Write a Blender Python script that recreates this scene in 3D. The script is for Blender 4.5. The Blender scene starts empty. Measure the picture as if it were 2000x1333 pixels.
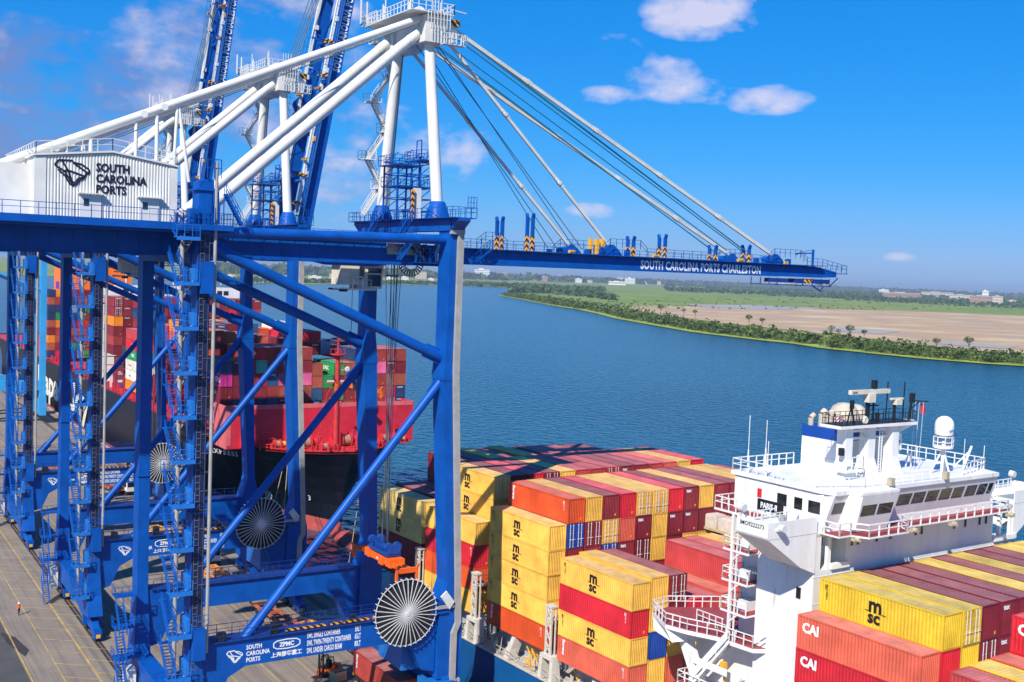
import bpy, bmesh, math, random
from mathutils import Vector, Matrix
R = math.radians
random.seed(7)
scene = bpy.context.scene
COL = scene.collection

# ------------------------------------------------------------------ camera
YAW, PITCH, ROLL = R(31.894), R(-3.405), R(2.191)
CAM = Vector((-59.814, -109.882, 50.553))
fwd = Vector((math.sin(YAW)*math.cos(PITCH), math.cos(YAW)*math.cos(PITCH), math.sin(PITCH)))
r0 = Vector((math.cos(YAW), -math.sin(YAW), 0)); u0 = r0.cross(fwd)
rgt = r0*math.cos(ROLL) + u0*math.sin(ROLL); upv = -r0*math.sin(ROLL) + u0*math.cos(ROLL)
cd = bpy.data.cameras.new('camera'); cam = bpy.data.objects.new('camera', cd); COL.objects.link(cam)
m = Matrix((rgt, upv, -fwd)).transposed().to_4x4(); m.translation = CAM
cam.matrix_world = m
cd.sensor_width = 36; cd.lens = 2210.66/2000*36; cd.clip_start = 1; cd.clip_end = 60000
scene.camera = cam
scene.render.resolution_x, scene.render.resolution_y = 1024, 682

# ------------------------------------------------------------------ sky and sun
SUN_EL = R(42); SUN_AZ = R(235)            # azimuth clockwise from +y: sun stands behind the camera, to the left
sun_dir = Vector((math.sin(SUN_AZ)*math.cos(SUN_EL), math.cos(SUN_AZ)*math.cos(SUN_EL), math.sin(SUN_EL)))
w = bpy.data.worlds.new('World'); scene.world = w; w.use_nodes = True
nt = w.node_tree; N = nt.nodes; K = nt.links
for n in list(N): N.remove(n)
def nd(t, **kw):
    n = N.new(t)
    for a, b in kw.items(): setattr(n, a, b)
    return n
def wmath(op, a, b=None, clamp=False):
    n = nd('ShaderNodeMath', operation=op, use_clamp=clamp)
    for i, v in enumerate((a, b)):
        if v is None: continue
        if isinstance(v, (int, float)): n.inputs[i].default_value = v
        else: K.new(v, n.inputs[i])
    return n.outputs[0]
out = nd('ShaderNodeOutputWorld'); bg = nd('ShaderNodeBackground'); bg.inputs[1].default_value = 0.080
sky = nd('ShaderNodeTexSky', sky_type='NISHITA', sun_disc=False, sun_elevation=SUN_EL, sun_rotation=SUN_AZ)
sky.altitude = 0; sky.air_density = 1.0; sky.dust_density = 0.35; sky.ozone_density = 3.2
hsv = nd('ShaderNodeHueSaturation'); hsv.inputs['Saturation'].default_value = 1.32; hsv.inputs['Value'].default_value = 1.0
K.new(sky.outputs[0], hsv.inputs['Color'])
tint = nd('ShaderNodeMix', data_type='RGBA', blend_type='MULTIPLY'); tint.inputs[0].default_value = 1
K.new(hsv.outputs[0], tint.inputs[6]); tint.inputs[7].default_value = (0.44, 0.83, 1.34, 1)
# clear subtropical air: the blue of this sky is deeper and its horizon less bright than the model's
sps = nd('ShaderNodeSeparateColor'); K.new(tint.outputs[2], sps.inputs[0]); cbs = nd('ShaderNodeCombineColor'); F_ = 9.6
for i_, (ref, val, p_) in enumerate(((.27, .16, 2.3), (.68, .45, .50), (1.0, .92, .40))):
    K.new(wmath('MULTIPLY', wmath('POWER', wmath('MULTIPLY', sps.outputs[i_], 1/(F_*ref)), p_), val*F_), cbs.inputs[i_])
grd = nd('ShaderNodeMix', data_type='RGBA'); grd.inputs[0].default_value = .78; K.new(tint.outputs[2], grd.inputs[6]); K.new(cbs.outputs[0], grd.inputs[7])
tc = nd('ShaderNodeTexCoord'); sep = nd('ShaderNodeSeparateXYZ'); K.new(tc.outputs['Generated'], sep.inputs[0])
az = wmath('ARCTAN2', sep.outputs[0], sep.outputs[1]); el = wmath('ARCSINE', sep.outputs[2])
comb = nd('ShaderNodeCombineXYZ'); K.new(az, comb.inputs[0]); K.new(wmath('MULTIPLY', el, 1.7), comb.inputs[1])
no = nd('ShaderNodeTexNoise'); no.inputs['Scale'].default_value = 14; no.inputs['Detail'].default_value = 8; no.inputs['Roughness'].default_value = 0.56
K.new(comb.outputs[0], no.inputs['Vector'])
no2 = nd('ShaderNodeTexNoise'); no2.inputs['Scale'].default_value = 42; no2.inputs['Detail'].default_value = 5
K.new(comb.outputs[0], no2.inputs['Vector'])
# cloud banks: azimuth, elevation, half-width, half-height (degrees), strength
clouds = [(9.5, 5.2, 8.5, 3.0, 1.0), (8.2, 8.6, 5.5, 2.6, .95), (13.2, 8.0, 5.5, 3.0, .9), (16.5, 10.6, 5.0, 2.6, .72), (17.5, 7.4, 5.0, 3.0, .8), (19.5, 12.6, 6.0, 2.4, .55),
          (12, 2.6, 11, 2.0, .9), (22, 8.0, 6, 4, .55), (24, 4.0, 8, 2.2, .55), (29, 6.0, 5, 2.0, .4),
          (40.7, 12.9, 3.6, 1.5, 1.1), (38.9, 10.1, 2.6, 1.3, .8), (40.6, 9.4, 4.2, 1.0, .6), (44.0, 8.9, 2.6, .9, 1.0), (36.4, 9.0, 2.2, .6, .5), (36.5, 11.4, 2.0, 1.0, .35),
          (35.6, 3.3, 1.6, .5, .55), (50.6, 1.5, 1.0, .3, .5), (52.8, 1.5, .8, .3, .45), (32.5, 14.2, 3.0, 1.0, .6)]
acc = None
for (ca, ce, ra, re_, st) in clouds:
    dx = wmath('MULTIPLY', wmath('SUBTRACT', az, R(ca)), 1/R(ra)); dy = wmath('MULTIPLY', wmath('SUBTRACT', el, R(ce)), 1/R(re_))
    d2 = wmath('ADD', wmath('MULTIPLY', dx, dx), wmath('MULTIPLY', dy, dy))
    g = wmath('MULTIPLY', wmath('SUBTRACT', 1.0, d2, True), st)
    acc = g if acc is None else wmath('MAXIMUM', acc, g)
nz = wmath('ADD', wmath('MULTIPLY', wmath('SUBTRACT', no.outputs[0], 0.5), 2.7), wmath('MULTIPLY', wmath('SUBTRACT', no2.outputs[0], 0.5), 1.25))
dens = wmath('MULTIPLY', wmath('SUBTRACT', wmath('ADD', acc, wmath('MULTIPLY', nz, wmath('MINIMUM', wmath('MULTIPLY', acc, 3.0), 1.0))), 0.26), 1.15, True)
dens = wmath('MULTIPLY', dens, 0.84)
ccol = nd('ShaderNodeMix', data_type='RGBA'); ccol.inputs[6].default_value = (1.9, 2.5, 5.4, 1); ccol.inputs[7].default_value = (7.2, 7.0, 8.8, 1)
K.new(wmath('ADD', wmath('MULTIPLY', no.outputs[0], 3.2), wmath('SUBTRACT', wmath('MULTIPLY', az, 2.0), 1.95), True), ccol.inputs[0])
cm = nd('ShaderNodeMix', data_type='RGBA'); K.new(dens, cm.inputs[0]); K.new(grd.outputs[2], cm.inputs[6]); K.new(ccol.outputs[2], cm.inputs[7])
K.new(cm.outputs[2], bg.inputs[0]); K.new(bg.outputs[0], out.inputs[0])
sl = bpy.data.lights.new('sun', 'SUN'); sl.energy = 5.0; sl.angle = R(0.53); sl.color = (1.0, 0.95, 0.86)
so = bpy.data.objects.new('sun', sl); COL.objects.link(so); so.location = (-200, -150, 250)
so.rotation_euler = sun_dir.to_track_quat('Z', 'Y').to_euler()
vs = scene.view_settings; vs.view_transform = 'Standard'; vs.look = 'None'; vs.exposure = 0.38; vs.gamma = 1.0

# ------------------------------------------------------------------ materials
def s2l(c):
    return tuple(((x/255)/12.92 if x/255 < .04045 else ((x/255+.055)/1.055)**2.4) for x in c)
MATS = {}
def mat(name, rgb, rough=.45, dirt=.18, scale=.6, spec=.5, rust=0.0, metal=0.0, streak=False, bump=0.0, vary=0.0):
    if name in MATS: return MATS[name]
    m = bpy.data.materials.new(name); m.use_nodes = True; t = m.node_tree; b = t.nodes['Principled BSDF']
    b.inputs['Roughness'].default_value = rough; b.inputs['Metallic'].default_value = metal
    b.inputs['Specular IOR Level'].default_value = spec
    tcn = t.nodes.new('ShaderNodeTexCoord'); mp = t.nodes.new('ShaderNodeMapping'); t.links.new(tcn.outputs['Object'], mp.inputs[0])
    oi = t.nodes.new('ShaderNodeObjectInfo'); vm = t.nodes.new('ShaderNodeVectorMath'); vm.operation = 'MULTIPLY_ADD'
    t.links.new(oi.outputs['Random'], vm.inputs[0]); vm.inputs[1].default_value = (37, 71, 53); t.links.new(mp.outputs[0], vm.inputs[2])
    if streak: mp.inputs['Scale'].default_value = (1, 1, .12)
    n1 = t.nodes.new('ShaderNodeTexNoise'); n1.inputs['Scale'].default_value = scale; n1.inputs['Detail'].default_value = 7; n1.inputs['Roughness'].default_value = .65
    t.links.new(vm.outputs[0], n1.inputs['Vector'])
    mr = t.nodes.new('ShaderNodeMapRange'); mr.inputs[1].default_value = .3; mr.inputs[2].default_value = .7
    mr.inputs[3].default_value = 1-dirt; mr.inputs[4].default_value = 1+dirt*.55; t.links.new(n1.outputs[0], mr.inputs[0])
    mx = t.nodes.new('ShaderNodeMix'); mx.data_type = 'RGBA'; mx.blend_type = 'MULTIPLY'; mx.inputs[0].default_value = 1
    mx.inputs[6].default_value = (*rgb, 1); t.links.new(mr.outputs[0], mx.inputs[7])
    o = mx.outputs[2]
    if rust > 0:
        n2 = t.nodes.new('ShaderNodeTexNoise'); n2.inputs['Scale'].default_value = .9; n2.inputs['Detail'].default_value = 9; n2.inputs['Roughness'].default_value = .72
        t.links.new(vm.outputs[0], n2.inputs['Vector'])
        r2 = t.nodes.new('ShaderNodeMapRange'); r2.inputs[1].default_value = .74-rust; r2.inputs[2].default_value = .86-rust*.5; t.links.new(n2.outputs[0], r2.inputs[0])
        m2 = t.nodes.new('ShaderNodeMix'); m2.data_type = 'RGBA'; t.links.new(r2.outputs[0], m2.inputs[0]); t.links.new(o, m2.inputs[6]); m2.inputs[7].default_value = (.22, .09, .035, 1)
        o = m2.outputs[2]
    if vary:
        mv = t.nodes.new('ShaderNodeMapRange'); mv.inputs[3].default_value = 1-vary; mv.inputs[4].default_value = 1+vary*.6; t.links.new(oi.outputs['Random'], mv.inputs[0])
        m4 = t.nodes.new('ShaderNodeMix'); m4.data_type = 'RGBA'; m4.blend_type = 'MULTIPLY'; m4.inputs[0].default_value = 1; t.links.new(o, m4.inputs[6]); t.links.new(mv.outputs[0], m4.inputs[7]); o = m4.outputs[2]
    t.links.new(o, b.inputs['Base Color'])
    rr = t.nodes.new('ShaderNodeMapRange'); rr.inputs[3].default_value = max(.05, rough-.1); rr.inputs[4].default_value = min(1, rough+.15); t.links.new(n1.outputs[0], rr.inputs[0])
    t.links.new(rr.outputs[0], b.inputs['Roughness'])
    if bump:
        bp = t.nodes.new('ShaderNodeBump'); bp.inputs['Strength'].default_value = bump; bp.inputs['Distance'].default_value = .05
        t.links.new(n1.outputs[0], bp.inputs['Height']); t.links.new(bp.outputs[0], b.inputs['Normal'])
    MATS[name] = m; return m
BLUE = mat('crane blue paint', (.0012, .082, .38), .42, .26, .45, spec=.25)
DBLUE = mat('dark blue steel', (.004, .035, .20), .5, .25, .8)
CYAN = mat('light blue crane paint', (.03, .30, .62), .45, .12, .3)
WHITE = mat('white crane paint', (.70, .685, .635), .42, .14, .3)
CREAM = mat('cream cab paint', (.66, .60, .47), .5, .15, .8)
GREY = mat('galvanised grey', (.36, .345, .32), .55, .22, .9)
LGREY = mat('pale steel', (.62, .62, .60), .45, .2, 1.5)
DARK = mat('black steel', (.012, .013, .016), .5, .3, 1.5)
RUBBER = mat('black rubber', (.015, .015, .016), .8, .3, 3)
GLASS = mat('dark window glass', (.012, .016, .018), .08, .3, 2, spec=.8)
SWHITE = mat('ship white paint', (.76, .75, .725), .45, .17, .45, rust=.15, streak=True)
DECKRED = mat('red deck paint', (.30, .045, .05), .7, .28, .9)
ORANGE = mat('orange paint', (.85, .13, .008), .45, .15, 1.2)
YEL = mat('safety yellow', (.80, .40, .02), .5, .15, 2)
TAN = mat('primer grey beige', (.50, .46, .40), .6, .3, 1.2, rust=.16)
SHIPGREY = mat('ship grey steel', (.33, .37, .41), .6, .3, 1.0, rust=.12)
NAVY = mat('navy lettering', (.006, .008, .03), .5, .05)
BLACKT = mat('black lettering', (.008, .008, .010), .5, .05)
WHITET = mat('white lettering', (.82, .82, .82), .5, .06)
ROPE = mat('rope fibre', (.50, .40, .27), .9, .2, 4)
CABLE = mat('steel wire rope', (.05, .10, .14), .5, .2, 2)
WOOD = mat('pale timber', (.52, .39, .22), .8, .3, 3)
HIVIS = mat('orange safety vest', (.85, .12, .015), .8, .1, 6)
SKIN = mat('skin', (.42, .22, .14), .6, .05)
CLOTH = mat('dark work trousers', (.02, .022, .035), .9, .2, 6)
KHAKI = mat('khaki trousers', (.36, .25, .14), .9, .2, 6)
HSHIP_RED = mat('ship red paint', (.62, .022, .045), .5, .2, .5, rust=.06)
HMAST = mat('mast red paint', (.56, .035, .04), .5, .25, .8)
HULLBLACK = mat('black hull paint', (.006, .007, .016), .42, .3, .15)
BOOT = mat('pink red boot top', (.42, .075, .07), .65, .35, .5, rust=.08)
HULLBLUE = mat('ship blue hull paint', (.003, .085, .27), .45, .2, .2)
FUNBLUE = mat('funnel blue band', (.004, .055, .30), .45, .1, .5)
def stripes(name, a, b, freq=1.4):
    m = bpy.data.materials.new(name); m.use_nodes = True; t = m.node_tree; bs = t.nodes['Principled BSDF']
    tcn = t.nodes.new('ShaderNodeTexCoord'); sp = t.nodes.new('ShaderNodeSeparateXYZ'); t.links.new(tcn.outputs['Object'], sp.inputs[0])
    def mm(op, x, y):
        n = t.nodes.new('ShaderNodeMath'); n.operation = op
        for i, v in enumerate((x, y)):
            if isinstance(v, (int, float)): n.inputs[i].default_value = v
            else: t.links.new(v, n.inputs[i])
        return n.outputs[0]
    s = mm('ADD', mm('ADD', sp.outputs[0], sp.outputs[1]), sp.outputs[2])
    f = mm('GREATER_THAN', mm('FRACT', mm('MULTIPLY', s, freq), 0), .5)
    mx = t.nodes.new('ShaderNodeMix'); mx.data_type = 'RGBA'; t.links.new(f, mx.inputs[0]); mx.inputs[6].default_value = (*a, 1); mx.inputs[7].default_value = (*b, 1)
    t.links.new(mx.outputs[2], bs.inputs['Base Color']); bs.inputs['Roughness'].default_value = .5
    return m
HAZ = stripes('black and orange hazard stripes', (.85, .36, .015), (.012, .012, .012))

# ------------------------------------------------------------------ mesh helpers
class MB:
    def __init__(s): s.v = []; s.f = []; s.mi = []; s.m = 0
    def add(s, vs, fs):
        o = len(s.v); s.v.extend([tuple(v) for v in vs])
        for f in fs: s.f.append([i+o for i in f]); s.mi.append(s.m)
        return s
    def box(s, x0, x1, y0, y1, z0, z1):
        return s.add([(x0,y0,z0),(x1,y0,z0),(x1,y1,z0),(x0,y1,z0),(x0,y0,z1),(x1,y0,z1),(x1,y1,z1),(x0,y1,z1)],
                     [(3,2,1,0),(4,5,6,7),(0,1,5,4),(1,2,6,5),(2,3,7,6),(3,0,4,7)])
    def frust(s, a, b):      # two rings of four points
        return s.add(list(a)+list(b), [(3,2,1,0),(4,5,6,7),(0,1,5,4),(1,2,6,5),(2,3,7,6),(3,0,4,7)])
    def bar(s, p, q, w=.06, h=None, up=(0,0,1)):
        p = Vector(p); q = Vector(q); h = h or w; d = q-p
        if d.length < 1e-6: return s
        d.normalize(); u = Vector(up)
        if abs(d.dot(u)) > .98: u = Vector((0,1,0)) if abs(d.y) < .9 else Vector((1,0,0))
        x = d.cross(u).normalized(); y = x.cross(d); x *= w/2; y *= h/2
        return s.frust([p-x-y, p+x-y, p+x+y, p-x+y], [q-x-y, q+x-y, q+x+y, q-x+y])
    def tube(s, p, q, r, r2=None, n=16, caps=True):
        p = Vector(p); q = Vector(q); r2 = r if r2 is None else r2; d = (q-p).normalized()
        u = Vector((0,0,1)) if abs(d.z) < .95 else Vector((1,0,0)); x = d.cross(u).normalized(); y = x.cross(d)
        vs = []
        for c, rr in ((p, r), (q, r2)):
            for i in range(n):
                a = 2*math.pi*i/n; vs.append(c+x*math.cos(a)*rr+y*math.sin(a)*rr)
        fs = [(i, (i+1) % n, n+(i+1) % n, n+i) for i in range(n)]
        if caps: fs += [tuple(range(n-1, -1, -1)), tuple(range(n, 2*n))]
        return s.add(vs, fs)
    def path(s, pts, r, n=6):
        for a, b in zip(pts, pts[1:]): s.tube(a, b, r, n=n)
        return s
    def prism(s, pts, axis, a, b):   # polygon in the plane normal to axis, swept from a to b
        n = len(pts)
        def mk(p, t): return {'x': (t, p[0], p[1]), 'y': (p[0], t, p[1]), 'z': (p[0], p[1], t)}[axis]
        return s.add([mk(p, a) for p in pts]+[mk(p, b) for p in pts], [tuple(range(n-1,-1,-1)), tuple(range(n, 2*n))]+[(i, (i+1) % n, n+(i+1) % n, n+i) for i in range(n)])
    def lathe(s, c, prof, n=20, axis='z'):  # prof: (r, t)
        vs = []; k = len(prof)
        for r, t in prof:
            for i in range(n):
                a = 2*math.pi*i/n; x, y = r*math.cos(a), r*math.sin(a)
                o = {'z': (x, y, t), 'y': (x, t, y), 'x': (t, x, y)}[axis]
                vs.append((c[0]+o[0], c[1]+o[1], c[2]+o[2]))
        fs = [(j*n+i, j*n+(i+1) % n, (j+1)*n+(i+1) % n, (j+1)*n+i) for j in range(k-1) for i in range(n)]
        fs += [tuple(range(n)), tuple(range((k-1)*n, k*n))]
        return s.add(vs, fs)
    def rail(s, pts, h=1.1, gap=1.6, t=.055, mid=True):
        for a, b in zip(pts, pts[1:]):
            a = Vector(a); b = Vector(b); z = Vector((0,0,1)); L = (b-a).length; n = max(1, round(L/gap))
            s.bar(a+z*h, b+z*h, t)
            if mid: s.bar(a+z*h*.55, b+z*h*.55, t*.8)
            for i in range(n+1):
                p = a.lerp(b, i/n); s.bar(p, p+z*h, t)
        return s
    def stairs(s, p, q, width=.8, side=(1,0,0), n=None, rails=True, t=.07):
        p = Vector(p); q = Vector(q); sd = Vector(side).normalized()*width/2; z = Vector((0,0,1))
        s.bar(p-sd, q-sd, .07, .24); s.bar(p+sd, q+sd, .07, .24)
        n = n or max(3, round(abs(q.z-p.z)/.26))
        for i in range(1, n):
            c = p.lerp(q, i/n); s.bar(c-sd, c+sd, .24, .05)
        if rails:
            for k in (-1, 1):
                a = p+sd*k; b = q+sd*k; s.bar(a+z, b+z, t*.8); s.bar(a+z*.5, b+z*.5, t*.6)
                for i in range(4):
                    c = a.lerp(b, i/3); s.bar(c, c+z, t*.8)
        return s
    def cut(s): s.cuts = getattr(s, 'cuts', []) + [(len(s.v), len(s.f))]; return s
    def each(s, name, mats, parent=None, smooth=False):     # one object for every piece between cuts
        cs = getattr(s, 'cuts', []) + [(len(s.v), len(s.f))]; v0 = f0 = 0; out_ = []
        for v1, f1 in cs:
            if f1 > f0:
                b = type(s)(); b.v = s.v[v0:v1]; b.f = [[i-v0 for i in f] for f in s.f[f0:f1]]; b.mi = s.mi[f0:f1]; out_.append(b.build(name, mats, parent, smooth))
            v0, f0 = v1, f1
        return out_
    def build(s, name, mats, parent=None, smooth=False):
        me = bpy.data.meshes.new(name); me.from_pydata(s.v, [], s.f); me.validate()
        if not isinstance(mats, (list, tuple)): mats = [mats]
        for m_ in mats: me.materials.append(m_)
        if len(mats) > 1 and len(s.mi) == len(me.polygons): me.polygons.foreach_set('material_index', s.mi)
        bmx = bmesh.new(); bmx.from_mesh(me); bmesh.ops.recalc_face_normals(bmx, faces=bmx.faces); bmx.to_mesh(me); bmx.free()
        if smooth:
            me.polygons.foreach_set('use_smooth', [True]*len(me.polygons)); me.set_sharp_from_angle(angle=R(40))
        o = bpy.data.objects.new(name, me); COL.objects.link(o)
        if parent: o.parent = parent
        return o
def empty(name, loc=(0,0,0), rz=0, parent=None):
    o = bpy.data.objects.new(name, None); COL.objects.link(o); o.location = loc; o.rotation_euler = (0,0,rz); o.empty_display_size = .3
    if parent: o.parent = parent
    return o
def tag(o, label, cat, group=None, kind=None):
    if label: o['label'] = label
    if cat: o['category'] = cat
    if group: o['group'] = group
    if kind: o['kind'] = kind
    return o
def struct(o): o['kind'] = 'structure'; return o
TEXTC = {}
def text_mesh(body, size, bold=.02, align='LEFT', width=1.0, spacing=1.0, line=.9):
    key = (body, size, bold, align, width, spacing, line)
    if key in TEXTC: return TEXTC[key]
    cu = bpy.data.curves.new('t', 'FONT'); cu.body = body; cu.size = size; cu.offset = bold*size; cu.align_x = align; cu.space_character = spacing; cu.space_line = line
    cu.resolution_u = 2; cu.extrude = .004
    o = bpy.data.objects.new('t', cu); COL.objects.link(o)
    dg = bpy.context.evaluated_depsgraph_get(); me = bpy.data.meshes.new_from_object(o.evaluated_get(dg))
    bpy.data.objects.remove(o)
    if width != 1.0: me.transform(Matrix.Scale(width, 4, (1,0,0)))
    TEXTC[key] = me; return me
AX = {'-y': Matrix(((1,0,0),(0,0,-1),(0,1,0))), '-x': Matrix(((0,0,-1),(-1,0,0),(0,1,0))), '+x': Matrix(((0,0,1),(1,0,0),(0,1,0))), '+z': Matrix.Identity(3)}
def lettering(body, size, m_, loc, face='-y', parent=None, bold=.02, align='LEFT', width=1.0, spacing=1.0, line=.9, spin=0.0, name='lettering'):
    me = text_mesh(body, size, bold, align, width, spacing, line).copy(); me.materials.clear(); me.materials.append(m_)
    o = bpy.data.objects.new(name, me); COL.objects.link(o)
    if parent: o.parent = parent
    M = AX[face].to_4x4() @ Matrix.Rotation(spin, 4, 'Z'); M.translation = loc; o.matrix_local = M
    return o
def strokes(pls, wid, flat=.03):     # polylines in the x-z plane -> thick flat strokes facing -y
    b = MB()
    for pl in pls:
        for a, c in zip(pl, pl[1:]):
            b.bar((a[0], 0, a[1]), (c[0], 0, c[1]), flat, wid, up=(0,0,1)) if abs(c[0]-a[0]) >= abs(c[1]-a[1])*.25 else b.bar((a[0],0,a[1]), (c[0],0,c[1]), flat, wid, up=(1,0,0))
    return b
# the port's emblem: an outlined map shape with river lines and waves (unit: 290 wide)
_e = [[(455,385),(485,343),(590,340),(602,356),(665,366),(722,402),(728,437),(702,440),(692,468),(640,482),(622,512),(592,526),(575,500),(530,430),(455,385)],
      [(510,345),(560,425),(594,522)], [(530,432),(552,420),(700,464)], [(602,360),(640,385),(716,434)], [(480,420),(532,462),(568,522),(596,546),(628,532),(655,494),(692,478)]]
EMBLEM = [[((x-592)/290, -(y-443)/290) for x, y in pl] for pl in _e]
def emblem(size, m_, loc, parent):
    o = strokes([[(x*size, z*size) for x, z in pl] for pl in EMBLEM], size*.05).build('emblem', m_, parent); o.location = loc
    return o
def copy_tree(o, parent=None, skip=()):
    c = o.copy(); COL.objects.link(c)
    if parent is not None: c.parent = parent; c.matrix_parent_inverse = o.matrix_parent_inverse.copy()
    for ch in list(o.children):
        if ch.name.split('.')[0] in skip: continue
        copy_tree(ch, c, skip)
    return c
# ------------------------------------------------------------------ ship-to-shore crane
D = 21.03; LX = -27.45; HINGE = (3.0, 10.5, 52.4)
def make_boom(root):
    # boom-local coordinates: x along the boom from the hinge, y across, z up
    b = MB()
    for y0, y1 in ((-4.9, -3.9), (3.9, 4.9)):
        b.prism([(-.6,-.95),(61,-.75),(64.2,-.6),(64.2,.15),(60.5,.75),(55,.98),(-.6,.88)], 'y', y0, y1)
        b.box(0, 60, y0-.12, y1+.12, -1.02 if False else .9, .98)
    for x in [4+7.4*i for i in range(9)]: b.tube((x,-3.9,.2), (x,3.9,.2), .3, n=10)
    for i, x in enumerate([4+7.4*i for i in range(8)]):
        s = 1 if i % 2 else -1; b.tube((x,-3.9*s,.2), (x+7.4,3.9*s,.2), .16, n=8)
    bo = b.build('boom', BLUE, root); bo.location = HINGE
    r = MB()
    for y in (-5.6, 5.6):
        r.box(1, 61, min(y, y*.86), max(y, y*.86), .86, .9)
        r.rail([(1,y,.9),(21.5,y,.9)], gap=1.5); r.rail([(21.5,y,1.0),(22.6,y,1.9),(27.4,y,1.9),(28.5,y,1.0)], gap=1.0)
        r.rail([(28.5,y,.9),(49.8,y,.9)], gap=1.5); r.rail([(49.8,y,1.0),(51,y,1.9),(56,y,1.9),(57.4,y,.9)], gap=1.0)
        r.rail([(57.4,y,.9),(60.5,y,.8),(65.5,y,0)], gap=1.0)
        for x in [2+1.5*i for i in range(39)]: r.bar((x, y, .9), (x, y*.86, .5), .07)
    r.rail([(65.5,-5.6,0),(65.5,5.6,0)], gap=1); r.box(64.2, 65.7, -5.7, 5.7, -.1, 0)
    r.rail([(3.2,-5.7,.95),(4.4,-5.7,1.8),(6.2,-5.7,1.8),(7.4,-5.7,.95)], gap=.8)
    r.build('walkway_railing', mat('teal blue railing', (.006,.10,.34), .5, .2, 2), bo)
    u = MB(); u.box(56, 57.6, -5.2, -3.5, -1.5, -1.0); u.box(57, 62.6, -5.3, 5.3, -2.0, -1.9); u.box(59.6, 62.8, -5, 5, -1.6, -1.0)
    for x in (57.1, 59, 60.8, 62.5):
        for y in (-5.2, 5.2): u.bar((x,y,-2), (x,y,-.9), .09)
    u.bar((62.5,-5.2,-2), (64.2,-5.2,-.7), .12); u.path([(59.2,-5.2,-2),(60.8,-5.2,-2.7),(61.2,-5.2,-2.0)], .1)
    u.build('tip_platform', DBLUE, bo)
    h = MB(); h.box(57.4, 58.8, -5.35, -3.6, -1.62, -1.1).cut(); h.box(61.4, 62.4, -5.35, -3.6, -1.7, -1.62).cut()
    for x, top in ((7.4, 1.7), (11.7, 1.9), (27.2, 1.25), (32.4, 1.5), (41.2, .9), (47.3, 1.3)):
        for y in (-4.4, -3.2): h.box(x-.18, x+.18, y-.2, y+.2, .9, .9+top).cut()
    h.each('hazard_post', HAZ, bo)
    g = MB()
    for x, z0, top in ((7.4, 2.6, 4.75), (11.7, 2.8, 5.4), (27.2, 2.15, 3.4), (32.4, 2.4, 3.9), (41.2, 1.8, 2.9), (47.3, 2.2, 3.2)):
        for y, k in ((-4.4, -1), (-3.2, 1)):
            g.box(x-.17, x+.17, y-.2, y+.2, z0, top-.35); g.bar((x, y, top-.4), (x+.06*k, y+k*.28, top+.1), .34).cut()
    g.each('stay_rest', BLUE, bo)
    p = MB()
    for x in (23.6, 52.2):
        for y in (-4.4, 4.4):
            p.prism([(x-2.4,.95),(x+1.6,.95),(x+1.2,1.5),(x+.2,2.3),(x-.4,2.3)], 'y', y-.35, y+.35)
            p.tube((x-1.7,y-.5,1.5), (x-1.7,y+.5,1.5), .45, n=14)
            p.box(x-3.8, x-3.2, y-.3, y+.3, .95, 1.6); p.box(x+2.4, x+2.8, y-.4, y+.4, .95, 1.7).cut()
        p.cut()
    p.each('stay_bracket', BLUE, bo)
    y_ = MB()
    for x in (20.2, 21.2, 22.0): y_.box(x, x+.35, -4.7, -4.1, 1.0, 2.9).cut()
    for x in (17, 30.2, 45, 53.6): y_.box(x, x+.7, -5.0, -4.5, .95, 1.35).cut()
    y_.each('yellow_buffer', YEL, bo)
    dv = MB(); dv.bar((61.2,-3,.8), (61.2,-3,3.3), .26); dv.bar((61.3,-3,2.8), (57.9,-3,2.6), .18); dv.bar((61.2,-3,3.3), (58.3,-3,2.75), .06); dv.bar((57.9,-3,2.7), (57.9,-3,2.4), .22)
    dv.build('service_davit', BLUE, bo)
    lettering('SOUTH CAROLINA PORTS CHARLESTON', 1.55, WHITET, (28.1, -4.93, -.58), '-y', bo, .03, width=.69, spacing=1.08)
    st = MB(); st.stairs((3.0,-5.4,-.75), (5.4,-5.4,1.0), .7, (0,1,0)); st.build('stair', BLUE, bo)
    ds = MB(); ds.lathe((.9,-4.99,.0), [(0,0),(.5,0),(.5,.06),(0,.06)], 20, 'y'); ds.build('hazard_disc', HAZ, bo)
    return bo
def leg_piece(b, x, y, hx, hy, z0, z1, x1=None, hx1=None, hy1=None):
    x1 = x if x1 is None else x1; hx1 = hx if hx1 is None else hx1; hy1 = hy if hy1 is None else hy1
    b.frust([(x-hx,y-hy,z0),(x+hx,y-hy,z0),(x+hx,y+hy,z0),(x-hx,y+hy,z0)], [(x1-hx1,y-hy1,z1),(x1+hx1,y-hy1,z1),(x1+hx1,y+hy1,z1),(x1-hx1,y+hy1,z1)])
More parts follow.
